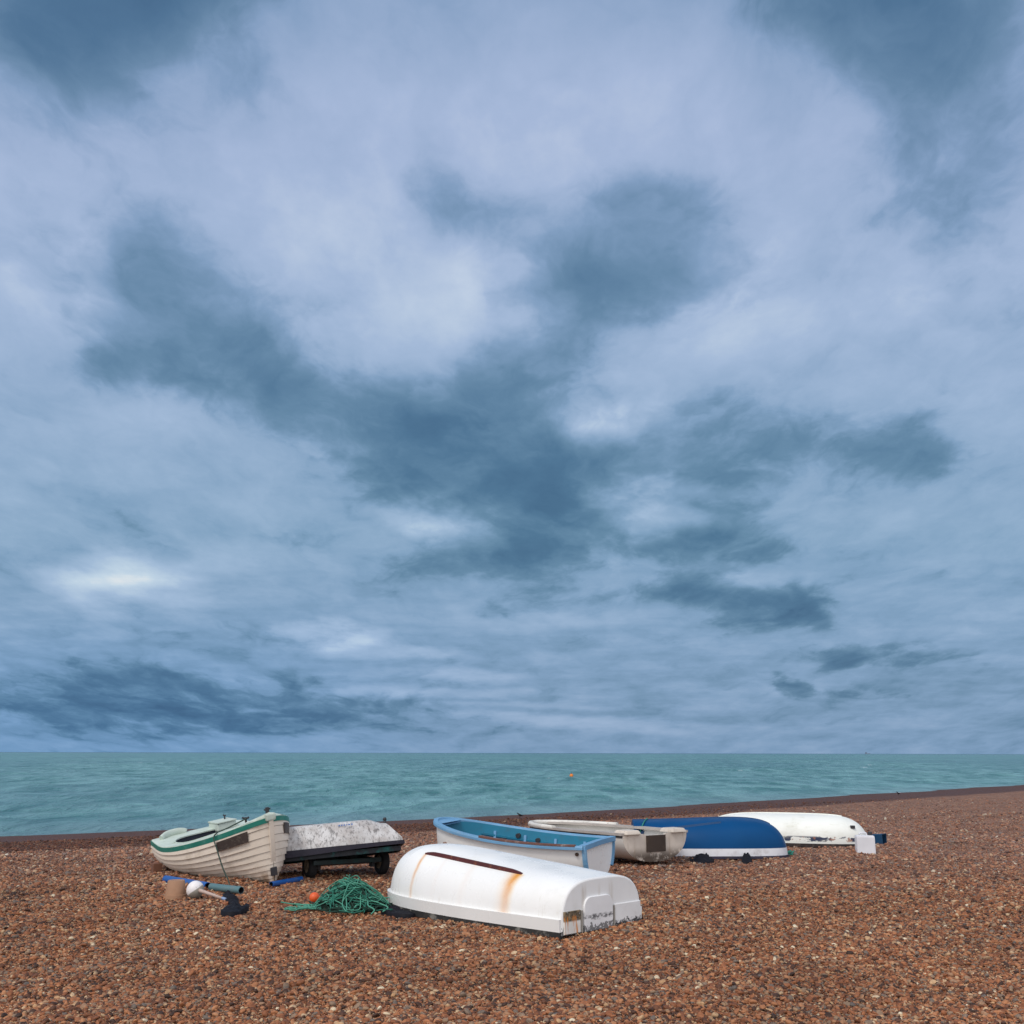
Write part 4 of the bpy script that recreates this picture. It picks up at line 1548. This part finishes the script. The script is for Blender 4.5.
mb.tube(pr, 0.036, 10)
mb.build('bow_fender', paint('white_fender', (0.66, 0.64, 0.60), 0.6, (0.25, 0.21, 0.18), 0.7, 10), rootE)

# ================================================================== blue upturned boat
rootF = thing('upturned_blue_boat', (1.95, 17.40, 0.0), 'deep blue upturned boat with a white band along its gunwale', 'boat', GB, rot=(R(-2), R(-0.5), R(-3)))
LF = 2.42
bF = lambda t_: (0.50 + 0.12 * sstep(0, 0.5, t_)) * pw(1 - t_ ** 9, 0.5)
hF = lambda t_: (0.555 + 0.035 * sstep(0, 0.7, t_)) * pw(1 - t_ ** 11, 0.52)
HF = Hull(LF, bF, lambda t_: 0.0, hF, lambda t_: lerp(2.5, 2.9, t_), up=False, rake=lambda t_: 0.0)


def band(t, o, c):
    x, y, z = t.sep(o)
    n = t.noise(o, 5, 4, 0.6)
    k = t.step(z, 0.139, 0.143, 1.0, 0.0)
    c = t.mix(k, c, t.mix(t.step(n, 0.5, 0.75), (0.70, 0.70, 0.74), (0.5, 0.48, 0.5)))
    return c


m_f = paint('deep_blue_hull', (0.001, 0.052, 0.165), 0.42, (0.006, 0.065, 0.18), 0.35, 3, tone=0.15, extra=band, spec=0.12)
mb = MB()
pts, uvs = HF.shell(TS, QS)
mb.grid(pts, uvs)
mb.build('hull', m_f, rootF)
mb = MB()
mb.poly(transom_pts(HF, 0, 60))
mb.build('transom', m_f, rootF)
m_dk = paint('dark_blue_trim', (0.008, 0.055, 0.16), 0.4, (0.03, 0.08, 0.14), 0.3, 5)
for sy in (1, -1):
    mb = MB()
    pr = [HF.pt(t_, sy * lerp(0.60, 0.36, t_ / 0.56)) + Vector((0, 0, 0.006)) for t_ in [0.56 * i / 24 for i in range(25)]]
    mb.sweep(pr, lambda t_: [(-0.014, -0.02), (0.014, -0.02), (0.010, 0.016), (-0.010, 0.016)])
    mb.build('bilge_rail', m_dk, rootF)
mb = MB()
pr = [HF.pt(t_, 0.0) for t_ in [0.90 * i / 40 for i in range(41)]]
mb.sweep(pr, [(-0.018, -0.03), (0.018, -0.03), (0.014, 0.014), (-0.014, 0.014)])
mb.build('keel', m_dk, rootF)
mb = MB()
pr = cl(gun_path(HF, 0.012))
mb.sweep(pr, [(-0.02, -0.018), (0.014, -0.018), (0.016, 0.018), (-0.02, 0.02)])
mb.build('gunwale', paint('dark_violet_rim', (0.03, 0.025, 0.05), 0.6), rootF)
# green cord over its stern, and dark lumps along its side
bpy.context.view_layer.update()
wF = lambda p: rootF.matrix_world @ Vector(p)
m_cord = paint('green_cord', (0.03, 0.22, 0.17), 0.7, (0.08, 0.16, 0.12), 0.4, 25)
mb = MB()
rp = [wF(HF.pt(0.10, 0.0) + Vector((0, 0, 0.02)))] + [wF(HF.pt(lerp(0.10, 0.0, q), -q) * 1.0 + Vector((-0.01, -0.015, 0.012))) for q in (0.2, 0.35, 0.5, 0.7, 0.9)]
rp.append(rp[-1] + Vector((0.02, -0.06, -0.14)))
mb.tube(smooth_path(rp), 0.010, 6)
mb.build('green_cord', m_cord, None, 'thin green cord tied over the stern of the deep blue upturned boat', 'cord')
for (ol, lab, sd) in (([(686, 858), (692, 856), (699, 855.5), (706, 858), (714, 859.5), (712, 862), (694, 862.5)], 'larger black lump against the white band of the blue upturned boat', 1),
                      ([(742, 859.5), (746.5, 857.5), (751, 859.5), (752, 862), (743, 862.3)], 'small black lump by the bow half of the blue upturned boat', 5)):
    cx = sum(p[0] for p in ol) / len(ol)
    cy = sum(p[1] for p in ol) / len(ol)
    bse = P(cx, cy)
    mb = cloth(ol, bse, 0.10, seed=sd)
    o_ = mb.build('dark_lump', m_flag, None, lab, 'plastic scrap')
    o_.location = bse + Vector((0, -0.02, 0))
mb = MB()
c0 = P(791, 856)
for k in range(4):
    rp = [c0 + Vector((0.02 * k - 0.05 + 0.06 * sin(k * 2 + j * 1.3), 0.05 * cos(k + j * 1.7), 0.03 + 0.07 * abs(sin(j * 1.1 + k)) * (1 - j / 7))) for j in range(7)]
    mb.tube(smooth_path(rp, 4), 0.008, 5)
mb.build('cord_tangle', m_cord, None, 'little tangle of green cord on the stones at the bow of the deep blue boat', 'cord')

# ================================================================== white upturned boat at the back right
rootG = thing('upturned_white_boat', (3.48, 19.75, 0.10), 'long weathered white upturned boat with dark scuffs, farthest right', 'boat', GB, rot=(R(1), R(0.5), R(-13)))
LG = 2.87
bG = lambda t_: (0.56 + 0.10 * sin(pi * t_)) * pw(1 - t_ ** 12, 0.5) * pw(1 - (1 - t_) ** 14, 0.5)
hG = lambda t_: 0.47 * pw(1 - t_ ** 13, 0.58) * pw(1 - (1 - t_) ** 9, 0.5)
HG = Hull(LG, bG, lambda t_: 0.0, lambda t_: max(0.02, hG(t_)), lambda t_: 2.6, up=False)


def gdirt(t, o, c):
    x, y, z = t.sep(o)
    n = t.noise(t.vmath('MULTIPLY', o, (1, 1, 2.2)), 5.5, 5, 0.6)
    line = t.math('MULTIPLY', t.step(z, 0.04, 0.07), t.step(z, 0.12, 0.155, 1.0, 0.0))
    k = t.math('MULTIPLY', line, t.step(n, 0.50, 0.545))
    c = t.mix(k, c, (0.022, 0.032, 0.075))
    k2 = t.math('MULTIPLY', line, t.step(t.noise(o, 9, 4, 0.6), 0.58, 0.63))
    c = t.mix(t.math('MULTIPLY', k2, 0.8), c, (0.30, 0.12, 0.07))
    f = t.noise(t.vmath('MULTIPLY', o, (1, 1, 3)), 2.2, 6, 0.65)
    return t.mix(t.step(f, 0.52, 0.7, 0.0, 0.45), c, (0.48, 0.47, 0.36))


m_g = paint('weathered_white', (0.76, 0.77, 0.73), 0.5, (0.45, 0.44, 0.33), 0.3, 4, extra=gdirt, tone=0.06)
TG = [0.0005] + [0.12 * (i / 10) ** 2.0 for i in range(1, 10)] + [0.12 + 0.5 * i / 16 for i in range(16)] + [0.62 + 0.38 * (1 - (1 - i / 30) ** 2.2) for i in range(30)] + [0.99995]
mb = MB()
pts, uvs = HG.shell(TG, QS)
mb.grid(pts, uvs)
mb.build('hull', m_g, rootG)
mb = MB()
pr = cl(gun_path(HG, 0.0, ts=TG))
mb.sweep(pr, [(-0.02, -0.035), (0.016, -0.035), (0.02, 0.02), (-0.02, 0.022)], closed=True)
mb.build('gunwale', paint('worn_gunwale_gap_shade', (0.03, 0.022, 0.022), 0.7, (0.28, 0.2, 0.15), 0.5, 7), rootG)  # dark colour also stands in for the shaded gap under the hull
mb = MB()
pr = [HG.pt(t_, 0.0) for t_ in [0.05 + 0.80 * i / 40 for i in range(41)]]
mb.sweep(pr, [(-0.02, -0.03), (0.02, -0.03), (0.014, 0.014), (-0.014, 0.014)])
mb.build('keel', m_g, rootG)
mb = MB()
p = HG.pt(0.90, -0.55)
mb.box(p + Vector((0.0, -0.01, 0.01)), (0.08, 0.06, 0.05), bev=0.008)
mb.build('bow_eye', dark_fit, rootG)

# white plastic container leaning by its bow
cJ = P(866.5, 854)
rootJ = thing('plastic_jerrycan', (cJ.x, cJ.y, 0), 'square white plastic container standing against the bow of the farthest white boat', 'jerrycan', None, rot=(0, 0, R(-5)))
m_j = paint('white_plastic', (0.70, 0.70, 0.74), 0.45, (0.4, 0.38, 0.38), 0.25, 6)
mb = MB()
mb.box((0, 0, 0.15), (0.30, 0.18, 0.31), bev=0.03, taper=0.98)
mb.build('container_body', m_j, rootJ)
mb = MB()
mb.tube(smooth_path([(-0.08, 0, 0.29), (-0.075, 0, 0.335), (0.0, 0, 0.345), (0.03, 0, 0.33), (0.035, 0, 0.29)], 5), 0.013, 8)
mb.build('handle', m_j, rootJ)
mb = MB()
mb.lathe([(0.0, 0.36), (0.03, 0.36), (0.034, 0.352), (0.034, 0.315), (0.028, 0.30)], c=(0.09, 0, 0), seg=18)
mb.build('cap', dark_fit, rootJ)

# blue tub lying beyond
cT = P(881, 843.5)
rootU = thing('blue_crate', (cT.x + 0.0, cT.y + 0.12, 0), 'blue plastic crate lying on its side, right of the white container', 'crate', None, rot=(0, 0, R(-18)))
m_crate = paint('blue_crate_plastic', (0.005, 0.05, 0.12), 0.5, (0.02, 0.03, 0.04), 0.5, 8)
mb = MB()
o4 = lambda s_, x: [Vector((x, -0.11 * s_, 0.085 - 0.09 * s_)), Vector((x, 0.11 * s_, 0.085 - 0.09 * s_)), Vector((x, 0.11 * s_, 0.085 + 0.09 * s_)), Vector((x, -0.11 * s_, 0.085 + 0.09 * s_))]
Rt = Matrix.Rotation(R(-20), 3, 'Z')
rows = [[Rt @ p for p in o4(k, x)] for k, x in ((0.86, -0.10), (1.0, 0.11), (1.06, 0.11), (1.06, 0.125), (0.97, 0.125), (0.84, -0.085))]
mb.grid(rows, closed=True, smooth=False)
mb.poly(rows[0])
mb.poly(rows[-1])
mb.build('crate_shell', m_crate, rootU)

# ================================================================== rope heap, float, bar and sheeting
m_rope1 = paint('green_rope', (0.018, 0.15, 0.105), 0.75, (0.05, 0.18, 0.13), 0.5, 20)
m_rope2 = paint('dark_green_rope', (0.008, 0.035, 0.024), 0.8, (0.03, 0.06, 0.04), 0.5, 20)
m_rope3 = paint('pale_green_rope', (0.07, 0.27, 0.19), 0.75, (0.05, 0.18, 0.13), 0.5, 20)
cR = P(351, 909)
rootR = thing('rope_heap', cR, 'tangled heap of green rope piled on the shingle beside the white dinghy', 'rope')
rr = random.Random(5)
MR, MH = 0.40, 0.25


def mound(x, y):
    r_ = sqrt((x / MR) ** 2 + (y / (MR * 0.8)) ** 2)
    return MH * max(0.0, 1 - r_ ** 1.5)


def strand_set(n, hf0, hf1, rad, ko):
    m_ = MB()
    for k in range(n):
        ax = rr.uniform(0, 2 * pi)
        cxx, cyy = rr.gauss(0, 0.10), rr.gauss(0, 0.08)
        ra, rb_ = rr.uniform(0.14, 0.36), rr.uniform(0.05, 0.22)
        ph = rr.uniform(0, 6.28)
        hf = rr.uniform(hf0, hf1)
        npt = rr.randint(9, 16)
        turn = rr.uniform(0.7, 1.5)
        pth = []
        for j in range(npt):
            a = ph + 2 * pi * turn * j / npt
            x = cxx + ra * cos(a) * cos(ax) - rb_ * sin(a) * sin(ax) + rr.gauss(0, 0.015)
            y = cyy + ra * cos(a) * sin(ax) + rb_ * sin(a) * cos(ax) + rr.gauss(0, 0.015)
            z = mound(x, y) * hf + rr.uniform(0.0, 0.05) + 0.015
            pth.append(Vector((x, y, max(0.012, z))))
        m_.tube(smooth_path(pth, 5), rad * rr.uniform(0.8, 1.2), 6)
    return m_


m_ = MB()      # dark net filler, coloured so gaps between the strands read as shade
rows = []
for i in range(18):
    g = 1 - i / 17
    row = []
    for k in range(48):
        a = 2 * pi * k / 48
        x, y = MR * 0.92 * g * cos(a), MR * 0.75 * g * sin(a)
        row.append(Vector((x, y, max(0.0, mound(x, y) * 0.74 + 0.045 * mnoise.fractal(Vector((x * 9, y * 9, 2)), 0.8, 2, 3)))))
    rows.append(row)
m_.grid(rows, closed=True)
m_.build('net_filler', paint('dark_net_filler', (0.008, 0.016, 0.013), 0.9, (0.02, 0.05, 0.035), 0.7, 40, spec=0.1), rootR)
strand_set(46, 0.2, 0.95, 0.0062, 0).build('dark_coils', m_rope2, rootR)
strand_set(32, 0.6, 1.15, 0.0058, 1).build('green_coils', m_rope1, rootR)
strand_set(13, 0.85, 1.2, 0.0058, 2).build('pale_coils', m_rope3, rootR)
m_ = MB()
for k in range(16):       # loose ends trailing over the stones to the left and right
    e0 = P(rr.uniform(284, 320), rr.uniform(907.5, 914)) - cR
    s0 = Vector((-0.2 + rr.gauss(0, 0.06), rr.uniform(-0.15, 0.05), 0.05))
    pth = [s0.lerp(e0, j / 7) + Vector((rr.gauss(0, 0.02), rr.gauss(0, 0.035), 0)) for j in range(8)]
    for p in pth[1:]:
        p.z = 0.022 + rr.uniform(0, 0.02)
    m_.tube(smooth_path(pth, 5), 0.0068, 6)
m_.build('loose_ends', m_rope3, rootR)
m_ = MB()
for e in ((404, 905), (386, 914), (372, 917)):
    e0 = P(*e) - cR
    s0 = Vector((0.2, -0.1, 0.06))
    pth = [s0.lerp(e0, j / 6) + Vector((rr.gauss(0, 0.02), rr.gauss(0, 0.02), 0.02 + 0.05 * sin(pi * j / 6))) for j in range(7)]
    m_.tube(smooth_path(pth, 5), 0.0068, 6)
m_.build('loose_ends', m_rope3, rootR)

cO = P(315, 903)
rootQ = thing('float_ball', cO, 'small bright orange float lying left of the green rope heap', 'float')
mb = MB()
mb.lathe([(0.056 * sin(pi * i / 14), 0.052 - 0.056 * cos(pi * i / 14)) for i in range(15)], seg=24)
mb.build('ball', paint('orange_float', (0.72, 0.11, 0.025), 0.45, (0.4, 0.1, 0.04), 0.3, 12, tone=0.1), rootQ)
mb = MB()
mb.tube([(0.045, 0.0, 0.055), (0.075, 0.01, 0.058)], 0.018, 10)
mb.build('rope_eye', paint('float_eye', (0.45, 0.06, 0.02), 0.5), rootQ)

p0, p1 = P(318, 898, 0.03), P(336, 894.5, 0.03)
d_ = p1 - p0
rootK = thing('black_bar', (p0 + p1) / 2, 'short black tube lying behind the orange float', 'tube', None, rot=(0, 0, atan2(d_.y, d_.x)))
mb = MB()
mb.tube([(-d_.length / 2, 0, 0), (d_.length / 2, 0, 0)], 0.026, 12)
mb.build('tube_wall', m_flag, rootK)
mb = MB()
mb.tube([(-d_.length / 2 - 0.012, 0, 0), (-d_.length / 2 + 0.03, 0, 0)], 0.031, 12)
mb.build('end_cap', black_rub, rootK)

ol = [(372, 905), (380, 902), (392, 904.5), (410, 909.5), (418, 914.5), (404, 916), (388, 914), (376, 910.5)]
bse = P(394, 910)
mb = cloth(ol, bse, 0.03, seed=9)
o_ = mb.build('black_sheeting', m_flag, None, 'crumpled black sheeting on the shingle under the bow of the white dinghy', 'plastic sheet')
o_.location = bse

# ================================================================== far things
# orange mooring buoy out on the water
r_ = ray(572, 776.5)
k_ = (SEA_Z - EYE) / r_[2]
rootV = thing('mooring_buoy', (r_[0] * k_, r_[1] * k_, SEA_Z), 'tiny orange mooring buoy floating out on the sea', 'buoy')
m_or = paint('orange_buoy', (0.75, 0.22, 0.03), 0.5)
mb = MB()
mb.lathe([(0.16 * sin(pi * i / 12), 0.08 - 0.16 * cos(pi * i / 12)) for i in range(13)], seg=18)
mb.build('float', m_or, rootV)
mb = MB()
mb.tube([(0, 0, 0.22), (0, 0, 0.32)], 0.03, 8)
mb.build('ring', dark_fit, rootV)


# dark birds on the wet stones
def bird(u, v, size, label):
    r_ = ray(u, v)
    # meet the sloping wet shingle
    k_ = 10.0 / r_[1]
    for _ in range(4000):
        x, y, z = r_[0] * k_, r_[1] * k_, EYE + r_[2] * k_
        if z <= beach_z(x, y):
            break
        k_ *= 1.0005
    root = thing('bird', (x, y, beach_z(x, y)), label, 'bird', 'dark birds by the water', rot=(0, 0, R(200)))
    bm = bmesh.new()
    me = bpy.data.meshes.new('body')
    s_ = size
    vs_ = [(-0.55, 0, 0.42), (-0.28, 0, 0.50), (0.0, 0, 0.55), (0.20, 0, 0.66), (0.30, 0, 0.80), (0.40, 0, 0.86), (0.56, 0, 0.83)]
    rd = [0.04, 0.13, 0.19, 0.16, 0.10, 0.10, 0.015]
    m_ = MB()
    pts_ = [Vector(p) * s_ for p in vs_]
    rows = []
    for p, q in zip(pts_, rd):
        rows.append([p + Vector((0, q * s_ * cos(2 * pi * k / 12), q * s_ * sin(2 * pi * k / 12))) for k in range(12)])
    m_.grid(rows, closed=True)
    for sy in (-0.07, 0.07):
        m_.tube([Vector((0.0, sy, 0.42)) * s_, Vector((0.02, sy, 0.2)) * s_, Vector((0.0, sy, 0.0)) * s_, Vector((0.12, sy, 0.0)) * s_], 0.02 * s_, 5)
    bm.free()
    bpy.data.meshes.remove(me)
    m_.build('body', paint('dark_feathers', (0.012, 0.012, 0.014), 0.6), root)


bird(520.5, 818.5, 0.17, 'small dark bird on the wet shingle beyond the blue open boat')
bird(899, 794.8, 0.18, 'small dark bird at the water edge far right')

# a ship on the horizon
r_ = ray(868, 752.0)
k_ = 9000 / r_[1]
rootS = thing('ship', (r_[0] * k_, 9000, SEA_Z), 'tiny ship far off on the horizon at right', 'ship', None, rot=(0, 0, R(4)))
m_ship = paint('ship_grey', (0.16, 0.20, 0.27), 0.7)
mb = MB()
HS = [(-20, 0), (20, 0), (24, 5), (-20, 5)]
mb.grid([[Vector((x, -4, z)) for x, z in HS], [Vector((x, 4, z)) for x, z in HS]], closed=True, smooth=False)
mb.poly([Vector((x, -4, z)) for x, z in HS])
mb.poly([Vector((x, 4, z)) for x, z in HS])
mb.build('hull', m_ship, rootS)
mb = MB()
mb.box((-12, 0, 9), (12, 6, 8), bev=0.4)
mb.box((-12, 0, 15), (4, 3, 4), bev=0.3)
mb.build('superstructure', m_ship, rootS)

sc.render.engine = 'CYCLES'
sc.cycles.max_bounces = 6
